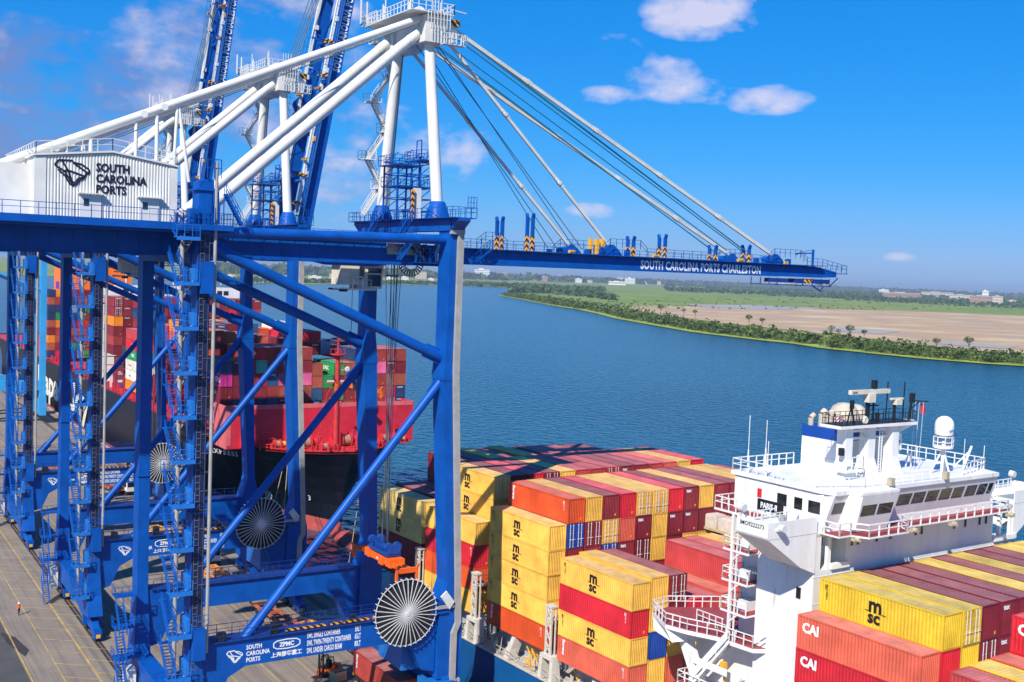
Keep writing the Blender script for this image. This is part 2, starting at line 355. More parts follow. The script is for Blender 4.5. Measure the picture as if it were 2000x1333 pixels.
def make_crane(y0, label):
    root = empty('container_crane', (0, y0, 0)); tag(root, label, 'crane', 'blue ship-to-shore cranes along the quay')
    for y in (0, D):
        top = 58.3 if y == 0 else 53.2
        b = MB(); leg_piece(b, LX, y, .62, 1.12, 12.8, top); leg_piece(b, LX, y, .95, 1.5, 5.4, 12.8, LX, .62, 1.12); b.box(LX-.75, LX+.75, y-1.25, y+1.25, 26.0, 26.12)
        b.build('leg', BLUE, root)
        b = MB(); leg_piece(b, 0, y, .62, 1.34, 42.4, 54.9); leg_piece(b, .05, y, 1.0, 1.42, 38.6, 42.4, 0, .62, 1.34); leg_piece(b, 1.15, y, .62, 1.3, 16, 38.6, .05, .9, 1.36)
        leg_piece(b, 1.0, y, 1.5, 1.45, 12.2, 16, 1.15, .62, 1.3); leg_piece(b, 1.0, y, 1.5, 1.45, 5.2, 12.2)
        b.build('leg', BLUE, root)
        b = MB(); b.box(LX+.64, -.5, y-.95, y+.95, 9.95, 12.7)
        b.prism([(LX+.6,9.95),(LX+5.2,9.95),(LX+3.4,9.0),(LX+2.2,6.4),(LX+.6,6.0)], 'y', y-.93, y+.93)
        b.prism([(-.6,9.95),(-5.4,9.95),(-3.4,9.0),(-2.2,6.4),(-.6,6.0)], 'y', y-.93, y+.93)
        for k in range(1, 9): b.box(LX+3*k, LX+3*k+.04, y-.965, y+.965, 9.95, 12.69)
        pb = b.build('portal_beam', BLUE, root)
        r = MB(); r.box(LX+1, -.6, y-1.25, y+1.25, 12.72, 12.78)
        for yy in (-1.2, 1.2): r.rail([(LX+1.2,y+yy,12.78),(-.8,y+yy,12.78)], gap=1.6)
        r.build('beam_railing', DBLUE, pb)
        if y == 0:
            h = MB()
            for x0, x1 in ((-18.2,-13.6), (-13.2,-8.8), (-8.4,-4.4)): h.box(x0, x1, -1.1, -.95, 12.95, 13.2).cut()
            h.each('cable_guide', HAZ, pb)
            k = MB(); k.box(-25.2,-24.4,-1.1,-.5,12.8,13.7).cut(); k.box(-19.6,-18.9,-1.0,-.4,12.8,14.0).cut(); k.box(-10.8,-10.2,-1,-.4,12.8,13.6); k.each('junction_box', DARK, pb)
            lettering('SOUTH\nCAROLINA\nPORTS', .62, WHITET, (-22.25, -.965, 11.6), '-y', pb, .03, width=.80, line=1.05)
            emblem(1.75, WHITET, (-23.45, -.98, 11.05), pb)
            lettering('SWL SINGLE CONTAINER\nSWL TWIN-TWENTY CONTAINER\nSWL UNDER CARGO BEAM', .80, WHITET, (-15.75, -.965, 11.85), '-y', pb, .022, width=.385, spacing=1.06, line=1.0)
            lettering('50LT\n65LT\n80LT', .80, WHITET, (-10.35, -.965, 11.85), '-y', pb, .022, width=.39, spacing=1.06, line=1.0)
            lettering('ZPMC', .62, WHITET, (-17.95, -.97, 11.4), '-y', pb, .045, align='CENTER', width=.95)
            lettering('上海振华重工', .56, WHITET, (-17.95, -.965, 10.4), '-y', pb, .03, align='CENTER', width=1.0)
            strokes([[(-1.42*a, .46*c) for a, c in ((-1,-.45),(-1,.45),(-.72,.9),(0,1.05),(.72,.9),(1,.45),(1,-.45),(.72,-.9),(0,-1.05),(-.72,-.9),(-1,-.45))]], .1).build('maker_oval', WHITET, pb).location = (-17.95, -.98, 11.62)
        for p, q, rr in (((LX+.4,y,52.3),(-.3,y,40.9),.58), ((-.1,y,38.9),(-22.2,y,12.4),.47)):
            t = MB(); t.tube(p, q, rr, n=20); d = (Vector(q)-Vector(p)).normalized()
            for e, s_ in ((Vector(p), 1), (Vector(q), -1)):
                c = e+d*s_*2.6; t.bar(e, c, .10, rr*2.7, up=(0,1,0) if False else (d.z,0,-d.x))
            t.build('diagonal_brace', BLUE, root, True)
        t = MB(); t.tube((LX+.5,y,53.5), (-.2,y,54.0), .53, n=20); t.tube((LX+.5,y,53.5), (LX+2.2,y,53.5), .75, .53, n=20); t.build('tie_tube', BLUE, root, True)
    for x, x1 in ((LX, LX), (1.0, 1.0)):
        b = MB(); b.prism([(-2.6,2.9),(-1.4,5.6),(D+1.4,5.6),(D+2.6,2.9),(D-2.2,2.3),(D-4,2.9),(4,2.9),(2.2,2.3)], 'x', x-.95, x+.95); b.build('sill_beam', BLUE, root)
        for y in (0, D):
            g = MB()
            g.prism([(y-3.4,1.5),(y-.8,2.9),(y+.8,2.9),(y+3.4,1.5),(y+3.2,1.1),(y-3.2,1.1)], 'x', x-.45, x+.45)
            for c in (-2.6, 2.6):
                g.prism([(y+c-1.3,.75),(y+c-.4,1.5),(y+c+.4,1.5),(y+c+1.3,.75),(y+c+1.2,.5),(y+c-1.2,.5)], 'x', x-.36, x+.36)
            g.box(x-.5, x+.5, y-4.4, y-3.6, .4, 1.6); g.box(x+.3, x+1.2, y-1.2, y-.2, 1.4, 2.2); g.box(x-.9, x-.4, y+.6, y+1.6, 1.1, 2.2)
            bo = g.build('bogie', BLUE, root)
            wv = MB()
            for c in (-3.3, -1.9, 1.9, 3.3): wv.lathe((x, y+c, .36), [(0,-.2),(.34,-.2),(.34,-.1),(.28,-.1),(.28,.1),(.34,.1),(.34,.2),(0,.2)], 14, 'x')
            wv.build('wheel', DARK, bo)
            yb = MB(); yb.box(x-.25, x+.25, y-4.62, y-4.4, .6, 1.0); yb.build('buffer', YEL, bo)
    c = MB(); c.box(LX-.7, LX+.7, 1.1, D-1.1, 50.4, 53.1); c.build('cross_beam', BLUE, root)
    c = MB(); c.box(-.8, .8, -1.6, D+1.6, 54.95, 56.3); c.prism([(-3.2,56.0),(-1.6,54.95),(D+1.6,54.95),(D+3.2,56.0),(D+3.2,56.3),(-3.2,56.3)], 'x', -.75, .75)
    c.box(-1.5, 1.5, -3.2, D+3.2, 56.3, 56.38); c.build('cross_beam', BLUE, root)
    # sill cabinets, landside drives
    k = MB(); k.box(-3.6, .6, 1.2, 7.2, 5.8, 8.6); k.box(-3.7, .7, 1.1, 7.3, 8.6, 8.7); k.box(-1.6,1.4,-1.9,1.1,2.4,5.0)
    k.build('power_cabinet', mat('mid blue cabinet paint', (.008,.14,.46), .45, .12, .6), root)
    k = MB(); k.box(LX-2.3, LX-1.3, D-4.2, D-2.2, 1.9, 4.9); k.build('switch_cabinet', SWHITE, root)
    # girders and trolley rails
    for y in (5.6, 14.6):
        g = MB(); g.box(-54, 2.6, y, y+.95, 51.15, 53.35); g.box(-54, 2.6, y-.15, y+1.1, 53.35, 53.42)
        for i in range(26): g.box(-53+2.1*i, -52.95+2.1*i, y-.04, y+.99, 51.2, 53.3)
        g.box(-54, 2.6, y-.1, y+1.05, 51.05, 51.15)
        if y < 10:
            g.prism([(-13.6,51.05),(-5,51.05),(-6,50.75),(-12,50.75)], 'y', y+.1, y+.8)
        g.build('girder', BLUE, root)
    r = MB()
    for y in (4.8, 16.2):
        r.box(-28, 2.4, y-.45, y+.45, 53.36, 53.42) ; r.rail([(-26,y-.4 if y<10 else y+.4,53.42),(-4,y-.4 if y<10 else y+.4,53.42)], gap=1.7)
        for i in range(14): r.bar((-26+1.7*i, y-.4 if y<10 else y+.4, 53.4), (-26+1.7*i, 5.6 if y<10 else 15.55, 52.9), .06)
    r.build('girder_walkway', BLUE, root)
    g = MB(); g.box(-5.0,-.9,5.2,5.5,52.2,53.9).cut(); g.prism([(-15,53.6),(-14,54.5),(-6.3,54.5),(-5,53.6),(-5,53.45),(-15,53.45)], 'y', 14.6, 15.6).cut(); g.box(1.0,1.9,4.9,5.4,51.6,54.2)
    g.each('counterweight_cover', GREY, root)
    h = MB(); h.lathe((-.6,5.0,52.6), [(0,0),(.5,0),(.5,.06),(0,.06)], 20, 'y'); h.build('hazard_disc', HAZ, root)
    s = MB()
    for a in range(6):
        s.bar((-3.2+.45*a, 4.8, 54.0-.45*a), (-2.85+.45*a, 4.8, 53.75-.45*a), .5, .22)
    s.build('energy_chain', DARK, root)
    e = MB()
    for i in range(16):
        x = -1.6+.36*(i % 8); z = 52.0+.75*(i//8); e.box(x, x+.16+.1*(i % 3), 5.0, 5.4, z-.5, z+.25*(i % 4))
    for i in range(5): e.bar((-1.6+.8*i,4.7,51.5), (-1.6+.8*i,4.7,53.4), .08)
    e.rail([(-1.8,4.7,51.45),(2.2,4.7,51.45)], gap=.7); e.box(-1.8,2.2,4.5,5.6,51.36,51.44)
    e.build('hinge_machinery', BLUE, root)
    # machinery house
    hx0, hx1, hy0, hy1, hz = -42.4, -29.7, 1.0, 20.0, 54.28
    pl = MB(); pl.box(-47.5, -28.4, -.1, 21.1, 53.55, 54.26); pl.box(-47, -28.6, .7, 20.4, 53.36, 53.55); pl.build('house_platform', DBLUE if False else BLUE, root)
    hb = MB(); gable = [(hx0,hz),(hx0,59.62),(-35.7,60.42),(hx1,59.58),(hx1,hz)]
    hb.prism(gable, 'y', hy0+.06, hy1); hb.box(hx0-.1, hx0+.9, hy0-.05, hy0+.05, hz, 59.6); hb.box(hx1-.55, hx1+.1, hy0-.05, hy0+.05, hz, 59.5)
    hb.box(hx0-4.0, hx0, 4, 12, hz, 59.0)
    mh = hb.build('machinery_house', WHITE, root)
    rb = MB(); x = hx0+1.0
    while x < hx1-.6:
        zt = 59.62+(x+.11-hx0)*.8/6.7 if x < -35.7 else 60.42-(x-.0+35.7)*.84/6.0
        rb.add([(x,hy0+.06,hz),(x+.09,hy0-.03,hz),(x+.19,hy0-.03,hz),(x+.28,hy0+.06,hz),(x,hy0+.06,zt-.06),(x+.09,hy0-.03,zt-.06),(x+.19,hy0-.03,zt-.06),(x+.28,hy0+.06,zt-.06)],
               [(0,1,5,4),(1,2,6,5),(2,3,7,6)])
        x += .28
    rb.build('corrugated_cladding', WHITE, mh)
    rf = MB(); rf.prism([(hx0-.2,59.6),(-35.7,60.44),(hx1+.2,59.56),(hx1+.2,59.72),(-35.7,60.62),(hx0-.2,59.76)], 'y', hy0-.2, hy1+.2); rf.build('roof', WHITE, mh)
    rl = MB()
    for y in (hy0-.1, hy1+.1): rl.rail([(hx0,y,59.7),(-35.7,y,60.55),(hx1,y,59.65)], h=1.2, gap=1.35, t=.07)
    for xx in (hx0, hx1): rl.rail([(xx,hy0-.1,59.7),(xx,hy1+.1,59.7)], h=1.2, gap=1.35, t=.07)
    rl.build('roof_railing', WHITE, mh)
    for dx in (-37.6, -32.25):
        d = MB(); d.box(dx-.95, dx+.95, hy0-.14, hy0-.06, hz, 56.35); d.box(dx-.02, dx+.02, hy0-.16, hy0-.13, hz, 56.3); d.box(dx-1.15, dx+1.15, hy0-.6, hy0-.06, 56.42, 56.52)
        dd = d.build('door', WHITE, mh); q = MB(); q.box(dx-.62, dx-.16, hy0-.18, hy0-.13, 55.35, 56.0); q.build('door_window', GLASS, dd)
    emblem(3.25, NAVY, (-39.25, hy0-.06, 58.25), mh)
    lettering('SOUTH\nCAROLINA\nPORTS', 1.06, NAVY, (-37.15, hy0-.06, 58.6), '-y', mh, .042, width=.86, spacing=1.02, line=.95)
    v = MB()
    for y in (4.4, 6.6): v.prism([(hx0-4.0,56.2),(hx0-4.75,56.2),(hx0-4.75,57.2),(hx0-4.55,57.8),(hx0-4.0,58.0)], 'y', y, y+1.8)
    for y in (4, 8.1, 12): v.box(hx0-4.05, hx0-3.98, y-.05, y+.05, hz, 59)
    v.build('vent_hood', WHITE, mh)
    r = MB(); r.rail([(-46.8,-.05,54.26),(-28.6,-.05,54.26)], h=1.15, gap=1.5, t=.06); r.rail([(-47.4,0,54.26),(-47.4,21,54.26)], gap=1.5); r.build('platform_railing', BLUE, root)
    s = MB(); s.stairs((-49.5,1.2,51.3), (-46.6,1.2,54.3), .8, (0,1,0)); s.rail([(-49.5,.6,51.3),(-51.5,.6,51.3)]); s.box(-51.8,-49.3,.4,2.2,51.2,51.3); s.build('stair', BLUE, root)
    # landside lift shaft, top platform and zig-zag stairs
    f = MB(); f.box(LX-2.4, LX+2.6, -2.0, 1.9, 53.6, 54.15); f.rail([(LX-2.3,-1.95,54.15),(LX+2.5,-1.95,54.15),(LX+2.5,1.8,54.15)], gap=.9); f.box(LX-1.6,LX-.8,-1.6,-.4,54.2,55.6); f.box(LX+.7,LX+1.3,-1.3,.5,54.2,57.4); f.box(LX-.9,LX+.9,-1.3,.6,57.4,57.6); f.box(LX-.2,LX+.8,-1.2,.2,57.6,58.5)
    f.rail([(LX-2.3,-1.95,54.15),(LX-2.3,1.8,54.15)], gap=.9)
    for i in range(8): f.bar((LX-1.2+.4*i,-1.8,54.2), (LX-1.2+.4*i,-1.8,55.3+.5*(i % 4)), .09)
    f.stairs((LX+3.6,-1.2,54.2), (LX+1.9,-1.2,57.2), .7, (0,1,0)); f.rail([(LX-.6,-1.4,58.6),(LX+1.4,-1.4,58.6)], gap=.6, h=1.8, t=.08)
    f.build('lift_head', BLUE, root)
    t = MB(); t.tube((LX+1.02,-1.25,12), (LX+1.02,-1.25,60.2), .17, n=10); t.build('lift_guide', GREY, root)
    t = MB(); t.tube((LX-1.75,.2,5), (LX-1.75,.2,53), .2, n=10); t.build('cable_duct', GREY, root)
    t = MB(); t.box(LX-.55, LX+.58, -1.2, -1.14, 9, 53.2); t.build('rack_panel', mat('dark navy panel', (.002,.012,.075), .6, .25, 1), root)
    t = MB()
    for x in (LX-.42, LX+.02, LX+.46): t.bar((x,-1.24,9), (x,-1.24,53.2), .045)
    i = 0; z = 9.2
    while z < 53: t.bar((LX-.42,-1.25,z), (LX-.02,-1.25,z), .07); t.bar((LX+.02,-1.25,z+.4), (LX+.9,-1.25,z+.4), .06) if i % 3 == 0 else None; z += .62; i += 1
    t.build('rack_ladder', mat('dull blue grey steel', (.10,.115,.15), .6, .25, 1), root)
    for zz in (49.0, 13.0): 
        t = MB(); t.box(LX-.5, LX+.75, -1.95, -1.15, zz-1.5, zz+1.6); t.rail([(LX-.6,-2.2,zz+2),(LX+.9,-2.2,zz+2)], gap=.5) if zz < 20 else None; t.build('lift_car' if zz > 20 else 'lift_base', BLUE, root)
    lv = [5.6+4.3*i for i in range(12)]
    for i, z in enumerate(lv):
        zn = lv[i+1] if i+1 < len(lv) else 54.2
        pf = MB(); pf.box(LX-2.9, LX-.64, -2.0, -.9, z-.1, z); pf.rail([(LX-2.9,-2.0,z),(LX-.7,-2.0,z)], gap=.7); pf.box(LX-2.9, LX-.64, -2.0, -1.95, z-.35, z-.1)
        pf.box(LX-.95, LX-.63, -1.3, 1.2, z-.35, z+1.3)
        pf.build('landing', mat('bright blue landing', (.01,.16,.55), .5, .15, 1), root)
        zm = (z+zn)/2+.6
        st = MB(); st.m = 0; st.stairs((LX-2.4,-1.5,z), (LX-2.4,1.35,zm), .85, (1,0,0)); st.box(LX-2.9,LX-1.2,1.35,2.1,zm-.1,zm); st.rail([(LX-2.9,2.1,zm),(LX-1.2,2.1,zm)], gap=.7)
        st.m = 1; st.stairs((LX-1.5,1.5,zm), (LX-1.5,-1.2,zn), .75, (1,0,0), rails=False)
        st.build('stair_flight', [BLUE, GREY], root)
    t = MB()
    for z in (5.8, 9.3, 12.9): t.box(LX-3.4, LX-1.2, D-3.0, D-1.2, z-.1, z); t.rail([(LX-3.4,D-3.0,z),(LX-1.2,D-3.0,z)], gap=.7); t.rail([(LX-3.4,D-3,z),(LX-3.4,D-1.2,z)], gap=.7)
    for z in (.2, 3.0, 5.8, 9.3): t.stairs((LX-3.0,D-5.4,z), (LX-3.0,D-3.0,z+2.9), .8, (1,0,0))
    t.build('access_stair', BLUE, root)
    # waterside cable tray, cable reel
    t = MB(); px = [(.5,54.7),(.5,39.4),(1.65,16.5),(1.85,11.4),(1.35,10.3),(1.35,5.0)]
    t.box(-.75, .95, -1.75, -1.36, 54.6, 55.9)
    for (xa, za), (xb, zb) in zip(px, px[1:]): t.frust([(xa-.33,-1.75,za),(xa+.36,-1.75,za),(xa+.36,-1.38,za),(xa-.33,-1.38,za)], [(xb-.33,-1.75,zb),(xb+.36,-1.75,zb),(xb+.36,-1.38,zb),(xb-.33,-1.38,zb)])
    t.box(1.0,2.3,-1.75,-1.4,4.4,5.0); t.box(-.9,1.3,-1.7,-1.5,13.2,13.55)
    t.build('cable_tray', GREY, root)
    t = MB(); t.prism([(-.5,14.6),(.2,15.2),(1.2,13.9),(.6,13.1)], 'y', -1.85, -1.6); t.build('tray_cover', LGREY, root)
    rx, rz, ry = -4.65, 13.35, -1.75
    d = MB(); d.lathe((rx,ry+.25,rz), [(0,0),(3.55,0),(3.55,.05),(0,.05)], 48, 'y'); cr = d.build('cable_reel', mat('dark reel windings', (.012,.014,.02), .7, .35, .8), root)
    d = MB()
    for i in range(36):
        a = 2*math.pi*i/36; c, s_ = math.cos(a), math.sin(a)
        d.bar((rx+.3*c,ry-.38,rz+.3*s_), (rx+3.72*c,ry-.05,rz+3.72*s_), .085, .05, up=(0,1,0)); d.bar((rx+3.72*c,ry-.05,rz+3.72*s_), (rx+3.72*c,ry+.5,rz+3.72*s_), .1, .05)
    d.build('reel_spokes', LGREY, cr)
    d = MB(); n = 48
    for i in range(n):
        a, b2 = 2*math.pi*i/n, 2*math.pi*(i+1)/n; d.bar((rx+3.66*math.cos(a),ry+.1,rz+3.66*math.sin(a)), (rx+3.66*math.cos(b2),ry+.1,rz+3.66*math.sin(b2)), .07)
    d.build('reel_rim', LGREY, cr); d = MB(); d.lathe((rx,ry-.45,rz), [(0,0),(.22,0),(.34,.08),(.34,.16),(0,.16)], 20, 'y'); d.build('reel_hub', LGREY, cr)
    d = MB(); d.box(rx-.5,rx+.5,ry+.3,-.9,rz-1.5,rz+.5); d.build('reel_bracket', BLUE, root); d = MB(); d.rail([(-1.4,-1.5,12.9),(.4,-1.5,12.9)], h=1.6, gap=.45); d.box(-1.6,.5,-1.7,-.9,12.7,12.85); d.build('reel_platform', BLUE, root)
    # white A-frame above the portal
    for yb, yt in ((3.2, 6.65), (17.8, 14.5)):
        t = MB(); t.tube((0,yb,57.6), (0,yt,77.6), .66, .60, n=22); t.build('mast_leg', WHITE, root, True)
        t = MB(); t.lathe((0,yb-.1,56.3), [(1.5,0),(.85,1.9),(.72,2.0)], 22); t.build('mast_base', BLUE, root, True)
        t = MB(); t.tube((-.3,yt,78.3), (-25.6,yt,55.4), .60, n=22); t.tube((-2.6,yt,76.2), (-.2,yt,78.5), .66, .5, n=22); t.build('backstay', WHITE, root, True)
        # boom stay anchors
    a = MB()
    for y in (5.0, 13.4): a.box(-1.3,1.3,y,y+2.7,76.2,79.2); a.prism([(1.2,76.3),(2.7,76.6),(3.2,77.5),(2.4,78.6),(1.2,79.1)], 'y', y+.3, y+2.2)
    a.box(-.9,.9,7,13.6,77.1,79.0)
    hd = a.build('mast_head', WHITE, root)
    a = MB()
    a.box(-3.4,2.0,4.4,16.8,79.3,79.4); a.rail([(-3.4,4.4,79.4),(2.0,4.4,79.4),(2.0,16.8,79.4),(-3.4,16.8,79.4),(-3.4,4.4,79.4)], gap=.9, t=.07)
    a.box(-2.6,-.8,15.2,19.6,79.9,80.0); a.rail([(-2.6,15.2,80),(-2.6,19.6,80),(-.8,19.6,80),(-.8,15.2,80)], gap=.8, t=.07)
    a.box(.6,3.4,4.0,4.9,76.0,76.1); a.rail([(.2,3.9,76.1),(3.4,3.9,76.1),(3.4,5.2,76.1)], gap=.7, t=.07); a.rail([(-1.4,4.2,77.6),(1.4,4.2,77.6)], h=1.9, gap=.4, t=.07)
    for i in range(9):
        x = -3.0+.55*(i % 5); y = 5+1.4*i; a.bar((x,y,79.4), (x,y,81.2+.5*(i % 3)), .10)
    for y in (8,10.5,13): a.tube((-.5,y,79.9), (-.5,y+.9,79.9), .75, n=16)
    a.bar((2.6,6,79.3), (2.6,6,80.4), .08); a.bar((2.0,6,80.4), (4.4,6,80.2), .1)
    for i in range(4): a.bar((-.9+.4*i,4.3,77), (-.9+.4*i,4.3,81.5), .07)
    a.bar((-3.2,18.5,80), (-3.2,18.5,83), .16); a.bar((-2.8,17.6,80), (-2.8,17.6,82.5), .14)
    a.build('head_platform', WHITE, hd)
    a = MB(); a.box(2.3,3.2,5.2,5.9,78.4,79.1); a.build('limit_marker', HAZ, hd)
    for y in (6.2, 14.8):
        t = MB(); t.tube((-1.0,y,79.0), (-50.5,y,56.3), .42, n=20)
        for f_ in (.58, .62): 
            c = Vector((-1,y,79)).lerp(Vector((-50.5,y,56.3)), f_); t.tube(c-Vector((0,.55,0)), c+Vector((0,.55,0)), .36, n=14)
        t.build('rear_stay', WHITE, root, True)
    for p, q, rr in (((-30.3,6.2,65.5),(-30.3,6.2,58.5),.2), ((-28.3,6.2,66.4),(-28.6,6.2,59.0),.17), ((-28.2,6.2,66.4),(-27.0,6.2,58.6),.17), ((-36.6,6.2,62.6),(-36.6,6.2,60.4),.2), ((-30.3,14.8,65.5),(-30.3,14.8,58.5),.2)):
        t = MB(); t.tube(p, q, rr, n=12); t.build('stay_strut', WHITE, root, True)
    # white zig-zag stair on the far mast leg
    for i in range(6):
        z0 = 57.0+3.4*i; yy = lambda z: 17.8+(z-57.6)*(-3.3/20)
        y_ = yy(z0)+1.1
        s = MB(); s.stairs((.1 if i % 2 else -2.0, y_, z0), (-2.0 if i % 2 else .1, y_-.2, z0+3.4), .75, (0,1,0)); xx = -2.0 if i % 2 else .1
        s.box(xx-.8,xx+.8,y_-1.2,y_+.6,z0+3.3,z0+3.4); s.rail([(xx-.8,y_+.6,z0+3.4),(xx+.8,y_+.6,z0+3.4),(xx+.8,y_-1.2,z0+3.4)], gap=.6, t=.06); s.build('mast_stair', WHITE, root)
    s = MB(); s.tube((.75,17.4,58), (.75,14.6,77), .10, n=8); s.box(.5,.8,16.9,17.2,58,76.0) if False else None; s.build('mast_cable', GREY, root)
    # lattice access tower on the waterside cross beam
    t = MB(); xs = (-2.4, -.6, .5, 2.2); ys = (8.6, 12.2)
    for x in xs:
        for y in ys: t.bar((x,y,56.4), (x,y,64 if x > 1 else 62.6), .17)
    for k in range(5):
        z = 57.4+1.4*k
        for y in ys: t.bar((xs[0],y,z), (xs[3],y,z), .11); t.bar((xs[0],y,z), (xs[1],y,z+1.4), .08); t.bar((xs[2],y,z), (xs[3],y,z+1.4), .08)
        for x in xs: t.bar((x,ys[0],z), (x,ys[1],z), .1)
    for z, x0, x1 in ((62.6,-3.0,.6), (60.2,-2.6,2.4), (63.4,.4,2.6)): t.box(x0,x1,8.2,12.6,z-.1,z); t.rail([(x0,8.2,z),(x1,8.2,z),(x1,12.6,z),(x0,12.6,z),(x0,8.2,z)], gap=.8)
    t.bar((.4,8.3,63.4), (.4,8.3,65.6), .1); t.bar((-.2,8.3,63.4), (-.2,8.3,65.4), .1); t.bar((-.2,8.3,65.4), (.4,8.3,65.6), .1)
    t.build('lattice_tower', BLUE, root)
    t = MB(); t.box(-.5,.4,8.0,8.7,56.4,60); t.build('lift_cabin', WHITE, root)
    t = MB(); t.box(-.9,-.6,7.7,8.0,56.5,59.8); t.box(2.1,2.4,7.7,8.0,56.5,59.8); t.build('hazard_post', HAZ, root)
    t = MB()
    t.rail([(-1.5,-3.2,56.38),(1.5,-3.2,56.38)], gap=.8)
    for x in (-1.5, 1.5): t.rail([(x,-3.2,56.38),(x,D+3.2,56.38)], gap=1.2)
    t.rail([(-1.5,D+3.2,56.38),(1.5,D+3.2,56.38)], gap=.8); t.rail([(.4,-3.1,57.3),(1.5,-3.1,57.3)], gap=.35, h=1.3)
    for y in (5.5, 14.2): t.stairs((-2.2,y+3.2,53.5), (-2.2,y,56.3), .7, (1,0,0))
    t.box(-2.4,-1.1,3.4,18,54.0,54.1); t.rail([(-2.4,3.4,54.1),(-2.4,18,54.1)], gap=1)
    t.stairs((-3.9,4.6,51.6), (-2.0,4.6,54.1), .7, (0,1,0))
    t.build('cross_beam_railing', BLUE, root)
    return root
def make_trolley(root, x):
    t = MB(); t.box(x-.6,x+3.6,6.7,14.4,51.3,52.3); t.box(x-.2,x+3.0,8.6,12.4,52.3,53.6); t.build('trolley', BLUE, root)
    c = MB(); c.box(x-4.3,x-2.0,8.6,11.2,48.6,50.9); c.prism([(x-2.0,48.2),(x+.9,48.2),(x+1.1,50.9),(x-2.0,50.9)], 'y', 8.8, 11.4); c.box(x-4.9,x+1.2,8.5,11.5,50.9,51.05); c.box(x-3.2,x+.2,8.7,11.3,48.0,48.2)
    for xx in (x-3.9, x-.4): c.box(xx,xx+.35,8.8,9.2,51,51.5)
    cb = c.build('operator_cab', CREAM, root)
    g = MB(); g.box(x-.85,x+.75,8.72,8.82,48.5,49.8); g.box(x-.85,x+.8,8.72,8.82,50.0,50.55); g.add([(x+.93,8.9,48.3),(x+.93,11.3,48.3),(x+1.12,11.3,50.7),(x+1.12,8.9,50.7)], [(0,1,2,3)]); g.box(x-2.0,x-1.35,8.72,8.82,49.2,50.6)
    g.build('cab_window', GLASS, cb)
    r = MB(); r.rail([(x-4.9,8.4,48.2),(x-.6,8.4,48.2)], gap=.9, h=1.0, t=.045); r.box(x-5.2,x-.4,8.3,8.8,48.1,48.2); r.rail([(x-2.9,8.3,48.1),(x-1.7,8.3,48.1)], h=1.4, gap=1.2, t=.13)
    r.build('cab_railing', WHITE, cb)
    k = MB(); k.box(x-5.4,x-4.4,8.6,9.4,48.0,48.2).cut(); k.box(x-4.2,x-3.4,8.6,9.2,47.8,48.1).cut(); k.box(x+1.5,x+2.9,8.5,8.9,49.7,49.85); k.rail([(x+1.5,8.5,49.8),(x+2.9,8.5,49.8)], h=1.4, gap=.6); k.each('camera_bracket', DARK, cb)
    w_ = MB(); cx = x+4.4
    for i in range(26):
        a = 2*math.pi*i/26; w_.bar((cx+.8*math.cos(a),8.4,51.4+.8*math.sin(a)), (cx+1.6*math.cos(a),8.4,51.4+1.6*math.sin(a)), .14, .07, up=(0,1,0))
    for i in range(26):
        a, b = 2*math.pi*i/26, 2*math.pi*(i+1)/26; w_.bar((cx+1.6*math.cos(a),8.4,51.4+1.6*math.sin(a)), (cx+1.6*math.cos(b),8.4,51.4+1.6*math.sin(b)), .08)
    w_.build('festoon_wheel', DARK, root)
def make_spreader(y0, x, yc, z, label):
    s = empty('spreader', (x, y0+yc, z)); tag(s, label, 'spreader', 'orange container spreaders under the cranes')
    b = MB(); b.box(-.75,.75,-2.4,2.4,-.1,.75)
    for k in (-1, 1):
        for xx in (-.45, .45): b.box(xx-.22,xx+.22,min(k*2.0,k*6.0),max(k*2.0,k*6.0),-.02,.42)
        b.box(-1.22,1.22,min(k*5.7,k*6.1),max(k*5.7,k*6.1),-.15,.4); b.box(-.95,.95,min(k*2.2,k*3.6),max(k*2.2,k*3.6),-.12,.85)
    b.box(-.9,-.75,-1.4,-.2,-.3,.6)
    b.build('telescopic_frame', ORANGE, s)
    f = MB()
    for k in (-1, 1):
        for xx in (-1.3, 1.3): f.box(xx-.12,xx+.12,k*6.05-.18,k*6.05+.18,-1.0,.2); f.bar((xx,k*5.9,.2), (xx*1.1,k*6.25,.85), .22)
    f.build('guide_flipper', ORANGE, s)
    h = MB(); h.box(-.9,.9,-2.6,2.6,1.0,1.35); h.box(-.6,.6,-2.3,2.3,1.35,1.6)
    for y in (-2.2, 2.2):
        h.box(-.8,.8,y-.5,y+.5,1.3,1.9)
        for xx in (-.55, .55): h.tube((xx,y-.28,2.05), (xx,y+.28,2.05), .52, n=18)
    for y in (-1.9, 1.9): h.box(-.4,.4,y-.2,y+.2,.7,1.0)
    h.rail([(-.85,-1.6,1.35),(-.85,1.6,1.35)], h=.7, gap=.6)
    hb = h.build('headblock', mat('sheave blue paint', (.006,.06,.30), .4, .2, 2), s)
    lettering('050', .34, WHITET, (-.77, .6, .1), '-x', s, .03)
    return s
crane = make_crane(0, 'nearest blue container crane with its boom lowered out over the river')
boom = make_boom(crane)
ROPEV = mat('pale painted tie bar', (.62, .61, .55), .5, .15, .6)
